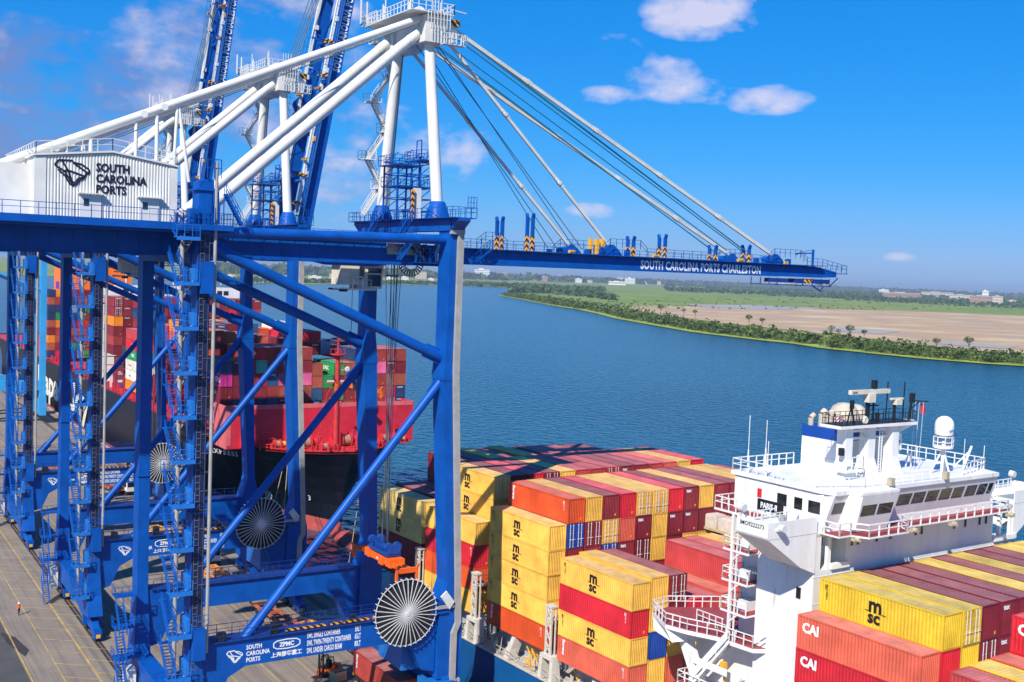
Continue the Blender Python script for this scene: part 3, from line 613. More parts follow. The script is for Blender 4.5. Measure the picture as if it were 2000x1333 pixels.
def stays(root, lowered):
    hx, hy, hz = HINGE
    if lowered:
        for y in (6.1, 14.9):
            for (p, q, rr) in (((2.6,y,78.3), (hx+52.0,y,hz+2.0), .21), ((2.1,y,76.8), (hx+23.4,y,hz+2.0), .17)):
                t = MB(); P, Q = Vector(p), Vector(q); t.bar(P, Q, rr*1.5, rr*2.0)
                n = 5 if rr > .2 else 3
                for i in range(1, n): c = P.lerp(Q, i/n); t.tube(c-Vector((0,.25,0)), c+Vector((0,.25,0)), rr*1.5, n=12); d = (Q-P).normalized(); t.bar(c-d*.7, c+d*.7, rr*1.9, rr*2.4)
                t.build('forestay', ROPEV, root)
        for k, (y, dz, x1) in enumerate(((7.0,.5,50.5),(7.5,1.0,50.5),(13.6,.5,50.5),(14.1,1.0,50.5),(9.0,.9,51.5),(12.0,.9,51.5))):
            t = MB(); t.tube((1.8,y,78.5+dz), (hx+x1-3,y,hz+2.3+dz*.4), .075, n=6); t.build('boom_hoist_rope', mat('teal wire rope', (.02,.20,.30), .45, .2, 2), root)
        for k, (y, z0, x1) in enumerate(((8.2,77.5,19.5),(12.6,77.5,19.8),(9.4,77.8,21.5),(11.4,77.8,17.5))):
            t = MB(); t.tube((1.2,y,z0), (hx+x1,y,hz+1.6), .05, n=6); t.build('boom_hoist_rope', CABLE, root)
    else:
        ang = lowered_angle[root.name]; ca, sa = math.cos(ang), math.sin(ang)
        def bp(x, y, z): return (hx+x*ca-z*sa, hy+y, hz+x*sa+z*ca)
        for y in (-4.0, 4.0):
            t = MB(); t.bar(bp(6,y,1.5), bp(52,y,1.3), .42, .5); t.bar(bp(52,y,1.3), bp(60,y,1.2), .3)
            for x in (12, 20, 28, 36, 44): t.bar(bp(x,y-.5,1.2), bp(x,y+.5,1.2), .6, .7)
            t.build('folded_stay', WHITE, root)
        for y in (-2.5, -1.6, -.7, .6, 2.0):
            t = MB(); t.tube((1.8,10.5+y,79), bp(51,y*1.2,2.0), .07, n=6); t.build('boom_hoist_rope', CABLE, root)
        for x in (14, 25, 47):
            t = MB(); t.box(0,1,0,1,0,1); t = MB()
            for y in (-4.3, 3.7): t.bar(bp(x,y-.9,2.0), bp(x,y+.9,2.0), .35, .35).cut()
            t.each('hazard_post', HAZ, root)
    for y in (8.4, 12.2):
        t = MB(); t.tube((-.5,y,78.8), (-38,y,60.5), .05, n=5); t.build('boom_hoist_rope', CABLE, root)
lowered_angle = {}
craneB = copy_tree(crane); craneC = copy_tree(crane)
for c, y, a, lb in ((craneB, 46.82, 80, 'middle blue container crane, its raised boom reading SOUTH CARO'), (craneC, 100.3, 83, 'farthest blue container crane with raised boom, left of the other raised boom')):
    c.location.y = y; c['label'] = lb; lowered_angle[c.name] = R(a)
    for ch in c.children:
        if ch.name.startswith('boom'): ch.rotation_euler.y = -R(a)
    stays(c, False)
stays(crane, True)
make_trolley(crane, -4.8)
make_spreader(0, -1.1, 11.6, 15.7, 'orange spreader hanging above the cable reel of the nearest crane')
for (x, y) in ((-3.1,8.2),(-2.2,9.0),(-1.8,9.2),(-1.3,9.6),(-.9,12.2),(-.2,13.0),(.3,13.6),(.9,13.9)):
    t = MB(); t.tube((x*1.2,y,51.2), (-1.1+(x+1.1)*.35,11.6+(y-11)*.75,17.9), .045, n=5); t.build('hoist_rope', CABLE, crane)
make_trolley(craneB, -18); make_trolley(craneC, -6)
sB = make_spreader(100.3, -2.5, 10.5, 12.5, 'orange spreader low over the quay between the two rear cranes')
for (x, y) in ((-1.2,9),(-.4,9),(-1.2,12),(-.4,12)):
    t = MB(); t.tube((x-2,y,51.2), (x-1.9,y,14.5), .05, n=5); t.build('hoist_rope', CABLE, craneC)
sC = make_spreader(46.82, 16.0, 12, 31.0, 'orange spreader with dark sheaves hanging in front of the dark red containers')
for (x, y) in ((15.4,10),(16.6,10),(15.4,14),(16.6,14)):
    t = MB(); t.tube((x,y,51.5), (x,y,33.2), .05, n=5); t.build('hoist_rope', CABLE, craneB)
# light blue crane far down the quay, boom lowered
def far_crane():
    y0 = 254; root = empty('container_crane', (0, y0, 0)); tag(root, 'light blue container crane far down the quay behind the dark blue cranes', 'crane')
    for x in (LX, 0):
        for y in (0, 18):
            b = MB(); leg_piece(b, x, y, .8, 1.1, 14, 53); leg_piece(b, x+.0, y, 1.1, 1.7, 3, 14, x, .8, 1.1); b.build('leg', CYAN, root)
    for y in (0, 18):
        b = MB(); b.box(LX, 0, y-.9, y+.9, 10, 13); b.build('portal_beam', CYAN, root)
        b = MB(); b.tube((LX,y,51), (0,y,40), .5); b.build('diagonal_brace', CYAN, root, True)
    for x in (LX, 0): b = MB(); b.box(x-.9,x+.9,-2,20,2.5,5); b.build('sill_beam', CYAN, root)
    b = MB(); b.box(-45, 58, 5, 6, 51, 54); b.box(-45, 58, 12, 13, 51, 54); b.prism([(58,51),(62,52.5),(62,54),(58,54)], 'y', 5, 13); bo = b.build('boom', CYAN, root)
    lettering('SOUTH CAROLINA PORTS CHARLESTON', 2.4, WHITET, (16, 4.9, 51.6), '-y', bo, .03)
    b = MB(); b.tube((0,2,53), (0,8,78), .6); b.tube((0,16,53), (0,10,78), .6); b.build('mast_leg', CYAN, root)
    b = MB(); b.box(-40,-28,1,17,54,60); b.build('machinery_house', WHITE, root)
far_crane()
# ------------------------------------------------------------------ containers
CW, CL, CH = 2.438, 12.192, 2.896
def corr(b, p0, d, n, per, depth, nrm, z0, z1):   # vertical corrugated wall along d
    p0 = Vector(p0); d = Vector(d); nv = Vector(nrm); vs = []; fs = []
    pts = []
    for i in range(n):
        s = i*per
        for t, k in ((0,0),(.26,0),(.5,1),(.76,1)): pts.append((s+t*per, k))
    pts.append((n*per, 0))
    for s, k in pts:
        q = p0+d*s-nv*depth*k; vs += [(q.x,q.y,z0),(q.x,q.y,z1)]
    for i in range(len(pts)-1): fs.append((2*i, 2*i+2, 2*i+3, 2*i+1))
    return b.add(vs, fs)
def container_mesh(kind, L=CL, H=CH):
    b = MB(); hx, hy = CW/2, L/2
    for x in (-hx, hx-.14):
        for y in (-hy, hy-.14): b.box(x, x+.14, y, y+.14, 0, H)
    for z0, z1 in ((0,.16), (H-.12,H)):
        for x in (-hx, hx-.09): b.box(x, x+.09, -hy+.14, hy-.14, z0, z1)
        for y in (-hy, hy-.09): b.box(-hx+.14, hx-.14, y, y+.09, z0, z1)
    n = round((L-.28)/.33); per = (L-.28)/n
    corr(b, (-hx+.02,-hy+.14,0), (0,1,0), n, per, .05, (-1,0,0), .16, H-.12)
    corr(b, (hx-.02,-hy+.14,0), (0,1,0), n, per, .05, (1,0,0), .16, H-.12)
    corr(b, (-hx+.14,hy-.02,0), (1,0,0), 8, (CW-.28)/8, .05, (0,1,0), .16, H-.12)
    if kind == 'wall': corr(b, (-hx+.14,-hy+.02,0), (1,0,0), 9, (CW-.28)/9, .05, (0,-1,0), .16, H-.12)
    else: b.box(-hx+.14, hx-.14, -hy+.06, -hy+.1, .16, H-.12)
    # roof: shallow cross ribs
    n = round((L-.2)/.4); per = (L-.2)/n; vs = []; fs = []
    for i in range(n):
        y = -hy+.1+i*per
        for t, k in ((0,0),(.2,1),(.5,1),(.7,0)): vs += [(-hx+.09, y+t*per, H-.035+.022*k), (hx-.09, y+t*per, H-.035+.022*k)]
    vs += [(-hx+.09, hy-.1, H-.035), (hx-.09, hy-.1, H-.035)]
    for i in range(len(vs)//2-1): fs.append((2*i, 2*i+1, 2*i+3, 2*i+2))
    b.m = 1; b.add(vs, fs); b.m = 0
    for x in (-hx, hx-.18):
        for y in (-hy, hy-.16):
            for z in (0, H-.118): b.box(x-.004, x+.184, y-.004, y+.164, z-.002, z+.12)
    b.add([(-hx+.1,-hy+.1,.12),(hx-.1,-hy+.1,.12),(hx-.1,hy-.1,.12),(-hx+.1,hy-.1,.12)], [(0,1,2,3)])
    me = bpy.data.meshes.new('shipping_container'); me.from_pydata(b.v, [], b.f)
    me.polygons.foreach_set('material_index', b.mi); bmx = bmesh.new(); bmx.from_mesh(me); bmesh.ops.recalc_face_normals(bmx, faces=bmx.faces); bmx.to_mesh(me); bmx.free()
    me.materials.append(None); me.materials.append(None); return me
def door_mesh():
    b = MB(); hx, hy, H = CW/2, CL/2, CH; y = -hy+.04
    for x0, x1 in ((-hx+.16,-.015), (.015,hx-.16)):
        b.box(x0, x1, y-.03, y+.02, .2, H-.16)
        for k in range(5): b.box(x0+.05, x1-.05, y-.05, y-.03, .35+.5*k, .62+.5*k)
    me = MB(); b.m = 1
    for x in (-.82, -.38, .38, .82):
        b.tube((x,y-.09,.12), (x,y-.09,H-.1), .035, n=6)
        for z in (.18, 1.0, 1.75, H-.2): b.box(x-.07, x+.07, y-.1, y-.05, z-.04, z+.04)
        b.box(x-.02, x+.3, y-.13, y-.09, .98, 1.04)
    m_ = bpy.data.meshes.new('door'); m_.from_pydata(b.v, [], b.f); m_.polygons.foreach_set('material_index', b.mi)
    m_.materials.append(None); m_.materials.append(LGREY); return m_
CM = {'wall': container_mesh('wall'), 'door': container_mesh('door'), 'wall20': container_mesh('wall', 6.058)}
DM = door_mesh()
CC = {  # name: (colour words, material)
 'y': ('yellow', (.86,.475,.075)), 'Y': ('golden yellow', (.74,.50,.03)), 'p': ('pale yellow', (.70,.50,.15)), 'r': ('bright red', (.62,.016,.03)), 'd': ('dark red', (.27,.022,.03)),
 'm': ('maroon', (.20,.012,.025)), 'o': ('orange red', (.72,.085,.015)), 's': ('salmon red', (.66,.115,.065)), 'k': ('dusty red', (.48,.05,.05)), 'b': ('blue', (.01,.055,.32)), 'n': ('navy blue', (.02,.04,.12)),
 't': ('steel blue', (.03,.10,.22)), 'g': ('green', (.02,.28,.07)), 'G': ('dark green', (.015,.12,.05)), 'M': ('magenta pink', (.62,.03,.25)), 'P': ('pink', (.72,.13,.28)), 'R': ('rust brown', (.40,.085,.045)),
 'O': ('orange', (.85,.24,.01)), 'T': ('teal green', (.10,.42,.30)), 'w': ('off white', (.70,.66,.56)), 'B': ('brown red', (.36,.045,.035)), 'l': ('pale blue', (.20,.30,.42))}
CMAT = {k: mat(v[0]+' container paint', v[1], .5, .30, .35, rust=.12, vary=.16) for k, v in CC.items()}
CROOF = {k: mat(v[0]+' weathered roof paint', tuple(a*.70+f*.30 for a, f in zip(v[1], (.56,.36,.34) if k in 'rdmokBsR' else (.45,.42,.36) if k in 'yYp' else (.3,.3,.3))), .65, .34, .45, rust=.10, vary=.2) for k, v in CC.items()}
def lm(body, size, m_, bold=.02, width=1.0):
    me = text_mesh(body, size, bold, 'LEFT', width, 1.0, .9).copy(); me.materials.clear(); me.materials.append(m_); return me
def msc_mesh():
    b = bmesh.new()
    for body, size, bold, wd, ofs in (('m', 1.75, .035, 1.0, (-.78,.02)), ('sc', 1.5, .035, .98, (-.80,-.92))):
        me = text_mesh(body, size, bold, 'LEFT', wd).copy(); me.transform(Matrix.Translation((ofs[0],ofs[1],0))); b.from_mesh(me)
    me = bpy.data.meshes.new('lettering'); b.to_mesh(me); b.free()
    v = [(-1.05,.0,0),(.95,-.02,0),(.95,.05,0),(-1.05,.07,0)]
    bb = bmesh.new(); bb.from_mesh(me); bb.faces.new([bb.verts.new(p) for p in ((-1.1,.04,.006),(-.7,-.03,.006),(-.7,.03,.006),(-1.1,.09,.006))]); bb.faces.new([bb.verts.new(p) for p in ((.55,-.05,.006),(1.0,-.09,.006),(1.0,-.03,.006),(.55,.02,.006))]); bb.to_mesh(me); bb.free()
    me.materials.clear(); me.materials.append(BLACKT); return me
LM = {'msc': msc_mesh(), 'cai': lm('CAI', 1.15, WHITET, .045, .95), 'tex': lm('tex', .62, WHITET, .04), 'flo': lm('florens', .62, WHITET, .035), 'codes': lm('MSCU 742815 3\n45G1', .2, BLACKT, .02), 'wcodes': lm('TEMU 531 77 2\n45G1', .17, WHITET, .02),
      'one': lm('ONE', 1.5, WHITET, .04), 'uasc': lm('UASC', 1.25, WHITET, .04), 'hapag': lm('Hapag-Lloyd', .95, NAVY, .01), 'hyundai': lm('HYUNDAI', .9, WHITET, .03), 'maersk': lm('MAERSK', .8, WHITET, .03), 'arkas': lm('ARKAS', 1.1, WHITET, .04), 'cosco': lm('COSCO', .42, WHITET, .03),
      'sealand': lm('K LINE', 1.1, WHITET, .04), 'triton': lm('Triton', .8, mat('red lettering', (.5,.03,.03), .5, .05), .02)}
def put(me, name, M, parent):
    o = bpy.data.objects.new(name, me); COL.objects.link(o); o.parent = parent; o.matrix_local = M; return o
STK = {}
def sticker():
    b = MB(); hx, hy = CW/2, CL/2
    b.box(-.1,.1,-hy-.012,-hy-.006,.35,.62); me = bpy.data.meshes.new('placard'); me.from_pydata(b.v, [], b.f); me.materials.append(YEL); return me
PLAC = sticker()
ncont = 0
HIDDEN = set([5,7,11,13,15,17,20,31,32,34,36,38,40,42,44,46,48,50,52,54,56,58,67,71,75,79,83,102,104,105,107,108,110,126,128,130,133,135,136,138,139,141,142,143,149,150,153,154,157,160,162,164,166,168,170,174,176,178,180,183,184,215,216,217,218,228,232,237,242,245,249,250,251,252,280,289,290,293,298,300,302,306,307,312,313,314,315,316,317,318,319,320,321,322,327,329,332,333,334,335,339,346,347,362,363,364,365,375,376,377,378,379,380,386,390,393,394,397])      # wholly behind other boxes in the photo
def container(col, M, label, group, marks='', kind='wall', zs=1.0, L40=True):
    global ncont; ncont += 1
    if ncont-1 in HIDDEN: return None
    o = bpy.data.objects.new('shipping_container', CM[kind if L40 else 'wall20']); COL.objects.link(o)
    o.matrix_world = M @ Matrix.Diagonal((1,1,zs,1)) if zs != 1 else M
    o.material_slots[0].link = 'OBJECT'; o.material_slots[0].material = CMAT[col]; o.material_slots[1].link = 'OBJECT'; o.material_slots[1].material = CROOF[col]
    tag(o, label, 'container', group)
    hx, hy = CW/2, CL/2
    if kind == 'door':
        d = put(DM, 'door', Matrix.Identity(4), o); d.material_slots[0].link = 'OBJECT'; d.material_slots[0].material = CMAT[col]
    xm = AX['-x'].to_4x4(); ym = AX['-y'].to_4x4()
    def at(M_, x, y, z): M_ = M_.copy(); M_.translation = (x, y, z); return M_
    for mk in marks.split():
        if mk == 'msc': put(LM['msc'], 'lettering', at(xm, -hx-.012, .2, 1.38), o)
        elif mk == 'codes': put(LM['codes'], 'lettering', at(xm @ Matrix.Rotation(-math.pi/2,4,'Z'), -hx-.012, hy-.75, 2.5), o)
        elif mk == 'wcodes': put(LM['wcodes'], 'lettering', at(xm @ Matrix.Rotation(-math.pi/2,4,'Z'), -hx-.012, -hy+.9, 2.55), o)
        elif mk == 'flo': put(LM['flo'], 'lettering', at(xm @ Matrix.Rotation(-math.pi/2,4,'Z'), -hx-.012, hy-.95, 2.6), o)
        elif mk == 'cai': put(LM['cai'], 'lettering', at(xm, -hx-.012, hy-.55, 1.55), o)
        elif mk == 'tex': put(LM['tex'], 'lettering', at(ym, -.95, -hy-.012, 2.2), o)
        elif mk == 'plac': put(PLAC, 'placard', Matrix.Translation((.62,0,.0)), o)
        elif mk == 'endw': put(LM['cosco'], 'lettering', at(ym, -.85, -hy-.012, 2.3), o)
        elif mk in LM: put(LM[mk], 'lettering', at(xm, -hx-.012, {'one': -2.4, 'uasc': 0, 'arkas': 0, 'sealand': 0}.get(mk, 2.6), 1.0), o)
    return o
# ------------------------------------------------------------------ the ship with yellow and red containers (white deckhouse)
DL = 0.053257; OFF = Vector((14.70624, -3.77733, 24.80645))
SM = Matrix.Translation(OFF) @ Matrix.Rotation(DL, 4, 'Z')        # ship frame, z measured from the top container tier
PX = 2.62; TH = 2.91
def ORD(n): return {1:'first',2:'second',3:'third',4:'fourth',5:'fifth',6:'sixth',7:'seventh',8:'eighth',9:'ninth',10:'tenth',11:'eleventh',12:'twelfth',13:'thirteenth',14:'fourteenth',15:'fifteenth',16:'sixteenth',17:'seventeenth',18:'eighteenth'}[n]
TIER = ['top', 'second', 'third', 'fourth', 'fifth', 'sixth']
def bay(x0, yf, ztop, cols, where, k0, tierbase=0):
    # cols: list of (column index, tier offset, [specs from the top]) ; spec = colour + flags
    for k, t0, specs in cols:
        zz = ztop-t0
        for i, sp in enumerate(specs):
            c = sp[0]; kind = 'door' if '#' in sp else 'wall'; marks = ''
            if '*' in sp: marks += ' msc codes'
            if 'x' in sp[1:]: marks += ' tex'
            if 'f' in sp[1:]: marks += ' flo wcodes'
            if 'c' in sp[1:]: marks += ' cai'
            if 'w' in sp[1:]: marks += ' wcodes'
            if kind == 'wall' and c in 'rdsBkmoR': marks += ' plac'
            ext = 'with black lettering' if '*' in sp else ('with doors forward' if kind == 'door' else ('with white lettering' if any(q in sp[1:] for q in 'xfc') else ''))
            lab = '%s container%s, %s in %s row from quay, %s' % (CC[c][0], ' '+ext if ext else '', ['topmost','second-down','third-down','fourth-down','fifth-down','sixth-down'][i], ORD(k-k0+1), where)
            z = zz-TH*(i+1)+.01
            j = random.uniform
            M = SM @ Matrix.Translation((x0+PX*k+CW/2+j(-.03,.03), yf+CL/2+j(-.04,.04), z)) @ Matrix.Rotation(j(-.002,.002), 4, 'Z')
            container(c, M, lab, 'containers on the white-house ship', marks, kind)
W0 = 'second-rearmost deckhouse-ship bay'
bay(0, 28.4, 0, [(-1, 5.45, ['p*','p*','m','m']), (0, 5.2, ['m','m']), (1, 5.2, ['m','d']), (2, 1, ['d','d']), (3, .95, ['d','d']), (4, .8, ['y','d']), (5, .9, ['k','d']), (6, .7, ['y','d']), (7, 1.1, ['d']), (8, 1.0, ['k','d']), (9, 1.1, ['k']), (10, 1.2, ['k']), (11, 1.3, ['d']), (12, 1.3, ['d'])], 'rearmost deckhouse-ship bay', -1)
bay(0, 15.2, 0, [(-1, 5.65, ['y','rw','ow','y']), (0, 0, ['y*#','y*','d','d']), (1, 0, ['d','m']), (2, 0, ['r','m']), (3, 0, ['d#','m']), (4, 0, ['y','y']), (5, 0, ['k','d']), (6, 0, ['k','d']), (7, 0, ['k#','d']), (8, 0, ['dx','d']), (9, 0, ['d','d']), (10, 0, ['k','d']), (11, 0, ['s','d']), (12, 0, ['y','d']), (13, 0, ['r','d'])], W0, -1)
bay(0, -.1, 0, [(-1, 2.91, ['y*','y*','y*','y*','of']), (0, 0, ['of','b#','d','y']), (1, 0, ['y','d#','d','d']), (2, 0, ['d','y#','b#','d']), (3, 0, ['r','s','dx','d']), (4, 0, ['y#','mx','m#','d']), (5, 0, ['y#','y','y','d']), (6, 0, ['r','mx','m']), (7, 0, ['dx','mx','y']), (8, 0, ['y','m','y']), (9, 0, ['d','d','m']), (10, 0, ['d','d','m']), (11, 0, ['y','y','d']), (12, 0, ['y','d','d']), (13, .3, ['k','d'])], 'middle deckhouse-ship bay', -1)
bay(-.77, -15.6, 0, [(-1, 5.63, ['y*','rw','y*','sf']), (0, 5.3, ['y','y','b','y']), (1, 5.4, ['d#','m','y','s']), (2, 8.4, ['r','p','s','G']), (3, 8.5, ['k','d']), (4, 8.3, ['s','d']), (5, 5.26, ['kw','s','d']), (6, 5.26, ['k','d','d']), (7, 5.2, ['y','d','d']), (8, 5.6, ['d','m']), (9, 5.6, ['d']), (10, 5.4, ['d'])], 'bay behind the deckhouse', -1)
bay(-2.05, -50.53, .45, [(-1, 2.8, ['sc','rc','rc']), (0, 0, ['Y*','r','r','r']), (1, 0, ['Y#','Y','d','d']), (2, 0, ['m','m#','m']), (3, 0, ['mx','mx','m']), (4, 0, ['m','m']), (5, 0, ['Y','m']), (6, 0, ['m','m']), (7, 0, ['Y','m']), (8, 0, ['m','m']), (9, 0, ['m']), (10, 0, ['Y']), (11, 0, ['Y']), (12, 0, ['m'])], 'bay before the deckhouse', -1)
bay(-2.05, -65.2, .45, [(-1, 3.2, ['kx','d']), (0, 3.1, ['Y','d']), (1, 3.0, ['s','d']), (2, 0, ['rc','r']), (3, 0, ['m','d'])], 'bay nearest the camera', -1)
ZR = 24.806
class SB(MB):    # ship-frame mesh: z given relative to the top container tier
    def build(s, name, mats, parent=None, smooth=False):
        s.v = [(x, y, z+ZR) for x, y, z in s.v]; return MB.build(s, name, mats, parent, smooth)
def stext(body, size, m_, loc, face, parent, **kw): return lettering(body, size, m_, (loc[0], loc[1], loc[2]+ZR), face, parent, **kw)
ship = empty('cargo_ship', (OFF.x, OFF.y, 0), DL); tag(ship, 'blue hulled container ship with a tall white deckhouse and bridge windows', 'ship')
WATER = -5.5
h = MB(); pl = []
sec = [(-150,.8),(-120,10),(-95,18),(-70,20.6),(-40,21),(36,21),(44,20),(47.5,18)]
def ring(z, k): return [(17.0-w_*k, y, z) for y, w_ in sec]+[(17.0+w_*k, y, z) for y, w_ in reversed(sec)]
n = len(sec)*2; lv = [(-9,.96),(WATER,.985),(4.75,1.0)]; vs = []
for z, k in lv: vs += ring(z, k)
fs = [(j*n+i, j*n+(i+1) % n, (j+1)*n+(i+1) % n, (j+1)*n+i) for j in range(2) for i in range(n)]
h.add(vs, fs); h.build('hull', HULLBLUE, ship)
d = MB(); d.add([(x,y,4.6) for x,y,z in ring(0,.995)], [tuple(range(n))]); dk = d.build('deck', TAN, ship)
r = MB()
for a, b in zip(sec[2:-1], sec[3:]): r.bar((17-a[1]*1.0, a[0], 4.8), (17-b[1]*1.0, b[0], 4.8), .35, .12); r.rail([(17-a[1]+.3, a[0], 4.75), (17-b[1]+.3, b[0], 4.75)], h=1.1, gap=1.6, t=.05)
r.build('bulwark_rail', TAN, dk)
d = SB()
for y0, y1 in ((28.6,40.4),(15.4,27.2),(.1,12.0),(-15.4,-3.6),(-50.3,-38.5),(-65,-53.2)): d.box(-.6, 36, y0, y1, -20.2, -17.65); d.box(-.2, 35.6, y0+.1, y1-.1, -17.65, -17.5).cut()
d.each('hatch_cover', SHIPGREY, ship)
for y in (27.8, 13.8, -1.75):
    t = SB()
    for yy in (y-1.2, y+.9): t.frust([(-3.9,yy-.25,-20.1),(-2.6,yy-.25,-20.1),(-2.6,yy+.35,-20.1),(-3.9,yy+.35,-20.1)], [(-3.7,yy-.1 if yy < y else yy-.3,-17.3),(-2.8,yy-.1 if yy < y else yy-.3,-17.3),(-2.8,yy+.4 if yy < y else yy+.2,-17.3),(-3.7,yy+.4 if yy < y else yy+.2,-17.3)])
    t.box(-3.8,-2.7,y-1.25,y+1.0,-17.6,-17.15)
    for yy in (y-.55, y+.35): t.bar((-3.5,yy,-17.2), (-3.5,yy,-11.6), .2); t.bar((-2.9,yy,-17.2), (-2.9,yy,-11.6), .14)
    for k in range(4): z = -17+1.35*k; t.bar((-3.5,y-.55,z), (-3.5,y+.35,z+1.3), .12); t.bar((-3.5,y+.35,z), (-3.5,y-.55,z+1.3), .12)
    t.box(-3.65,-2.75,y-.7,y+.5,-11.7,-11.5); t.box(-3.6,36,y-.5,y+.3,-13.2,-13.0); t.rail([(-3.4,y-.5,-13),(36,y-.5,-13)], gap=2.6)
    for k in range(8): t.box(1+4.9*k,1.3+4.9*k,y-.3,y+.2,-20,-13.2)
    lt = t.build('lashing_bridge', mat('bone white steel', (.60,.56,.48), .6, .2, 1.2, rust=.1), ship)
for y in (6.2, 20.5, -9.4):
    t = SB(); t.frust([(-3.8,y-.5,-20.1),(-2.4,y-.5,-20.1),(-2.4,y+.4,-20.1),(-3.8,y+.4,-20.1)], [(-2.6,y-.35,-17.6),(-1.3,y-.35,-17.6),(-1.3,y+.3,-17.6),(-2.6,y+.3,-17.6)]); t.build('container_pedestal', TAN, ship)
random.seed(3)
g = SB()
for i in range(70):
    y = random.uniform(-16, 26); x = random.uniform(-3.4,-1.0); k = random.random(); s_ = random.uniform(.1,.35)
    if k < .4: g.tube((x,y,-20.1), (x,y,-20.1+random.uniform(.4,1.6)), s_*.5, n=8)
    elif k < .7: g.box(x-s_, x+s_, y-s_, y+s_*1.6, -20.1, -20.1+random.uniform(.3,1.1))
    else: g.bar((x,y,-20.1), (x+random.uniform(-.8,.8),y+.6,-18.6), .08)
g.build('deck_fitting', TAN, ship)
g = SB()
for y in (3.0, 2.0, -6, -10.5): g.tube((-2.6,y,-20.1), (-2.6,y,-19.2), .3, n=10).cut(); g.bar((-1.2,y+1.0,-20.1), (-1.8,y+1.5,-18.3), .16).cut()
g.rail([(-1.3,4.6,-20.1),(-1.3,-.5,-20.1)], h=1.9, gap=.5, t=.07); g.each('yellow_deck_gear', YEL, ship)
# ------------------------------------------------ deckhouse
b = SB(); yf, yb = -37.5, -27.6
b.box(-1.9, 28.5, yf, -31.0, -19.9, .75); b.box(-.4, 28.5, -31.0, yb, -19.9, 4.2)
b.box(2.3, 25.0, yf, -31.0, .75, 4.2); b.box(-1.9, 2.3, -35.2, -31.0, .75, 4.2); b.box(25.0, 28.5, -35.2, -31.0, .75, 4.2)
b.box(-1.9,-1.1,yf,yf+.3,.75,4.0); b.box(-.2,.25,yf,yf+.3,.75,4.0); b.box(-1.9,2.3,yf,yf+.3,3.75,4.2); b.box(28.1,28.5,yf,yf+.3,.75,4.0); b.box(26.2,26.6,yf,yf+.3,.75,4.0); b.box(25,28.5,yf,yf+.3,3.75,4.2)
b.box(.2,2.6,yf-.25,yf+.1,.75,1.25); b.box(25.2,29.0,yf-.25,yf+.1,.6,1.1)
for z in (-2.2, -5.2, .2): b.box(-1.95, 28.55, yf-.025, yf, z-.03, z+.03)
house = b.build('deckhouse', SWHITE, ship)
b = SB()
b.box(-1.4, 23.6, -37.7, -27.2, 4.2, 7.62); b.frust([(-1.4,-37.7,4.4),(23.6,-37.7,4.4),(23.6,-37.5,4.4),(-1.4,-37.5,4.4)], [(-1.2,-38.9,7.95),(23.3,-38.9,7.95),(23.3,-37.5,7.95),(-1.2,-37.5,7.95)])
b.prism([(-1.2,-38.9),(23.3,-38.9),(23.8,-37.2),(23.8,-26.8),(-1.6,-26.8),(-1.6,-37.2)], 'z', 7.62, 7.98)
b.frust([(1.2,-39.2,4.3),(5.6,-39.2,4.3),(6.2,-37.7,4.3),(.6,-37.7,4.3)], [(.9,-40.1,7.7),(5.9,-40.1,7.7),(6.6,-37.7,7.7),(.2,-37.7,7.7)]); b.box(.8,6.0,-40.1,-38.5,7.7,7.9)
wh = b.build('wheelhouse', SWHITE, house)
def wq(y0, y1, z0, z1): return y0+(y1-y0)*(z0-4.4)/3.55
g = SB()
def pane(x0, x1, z0, z1, ya, yb_, za, zb, off=.02):
    f = lambda z: ya+(yb_-ya)*(z-za)/(zb-za)-off
    g.frust([(x0,f(z0),z0),(x1,f(z0),z0),(x1,f(z0)+.05,z0),(x0,f(z0)+.05,z0)], [(x0,f(z1),z1),(x1,f(z1),z1),(x1,f(z1)+.05,z1),(x0,f(z1)+.05,z1)])
for x0, x1 in ((6.9,7.8),(8.1,10.0),(10.3,12.1),(12.4,14.2),(14.5,16.2),(16.5,18.2),(18.6,20.3),(20.6,22.0),(22.3,23.0)): pane(x0,x1,5.85,6.95,-37.7,-38.9,4.4,7.95); g.cut()
pane(1.25,3.2,5.75,6.75,-39.2,-40.1,4.3,7.7); g.cut(); pane(3.5,5.5,5.75,6.75,-39.2,-40.1,4.3,7.7); g.cut(); pane(-.9,.5,5.85,6.9,-37.7,-38.9,4.4,7.95)
for y0, y1 in ((-37.4,-36.1),(-35.4,-34.5),(-33.6,-32.5)): g.cut().box(-1.44,-1.38,y0,y1,5.75,6.8)
g.each('bridge_window', GLASS, wh)
for x in (3.0,3.85,6.5,8.5,12.3,13.2,18.4,20.2,22.6,23.7):
    w_ = SB(); w_.box(x-.24,x+.24,yf-.05,yf-.01,2.5,3.4); fr = w_.build('cabin_window', SWHITE, house); w_ = SB(); w_.box(x-.17,x+.17,yf-.07,yf-.04,2.57,3.33); w_.build('pane', GLASS, fr)
w_ = SB(); w_.box(-1.96,-1.9,-36.2,-35.7,-2.0,-1.0).cut(); w_.box(-1.96,-1.9,-34.6,-34.2,-12.8,-11.8).cut(); w_.box(-.2,.5,-35.26,-35.2,2.2,3.2).cut(); w_.box(1.2,1.8,-35.26,-35.2,2.2,3.2); w_.each('cabin_window', GLASS, house)
w_ = SB()
for y0, y1, z0 in ((-32.4,-31.4,-13.3),(-35.6,-34.9+.2,-13.3)): w_.box(-1.97,-1.9,y0,y1,z0,z0+2.3).cut()
w_.each('door', SWHITE, house)
w_ = SB(); w_.box(-1.97,-1.9,-36.7,-36.0,-13.3,-11.0).cut(); w_.box(-1.97,-1.9,-37.4,-36.9,-13.3,-11.0); w_.each('louvre_panel', mat('brown louvre', (.28,.19,.08), .7, .2, 3), house)
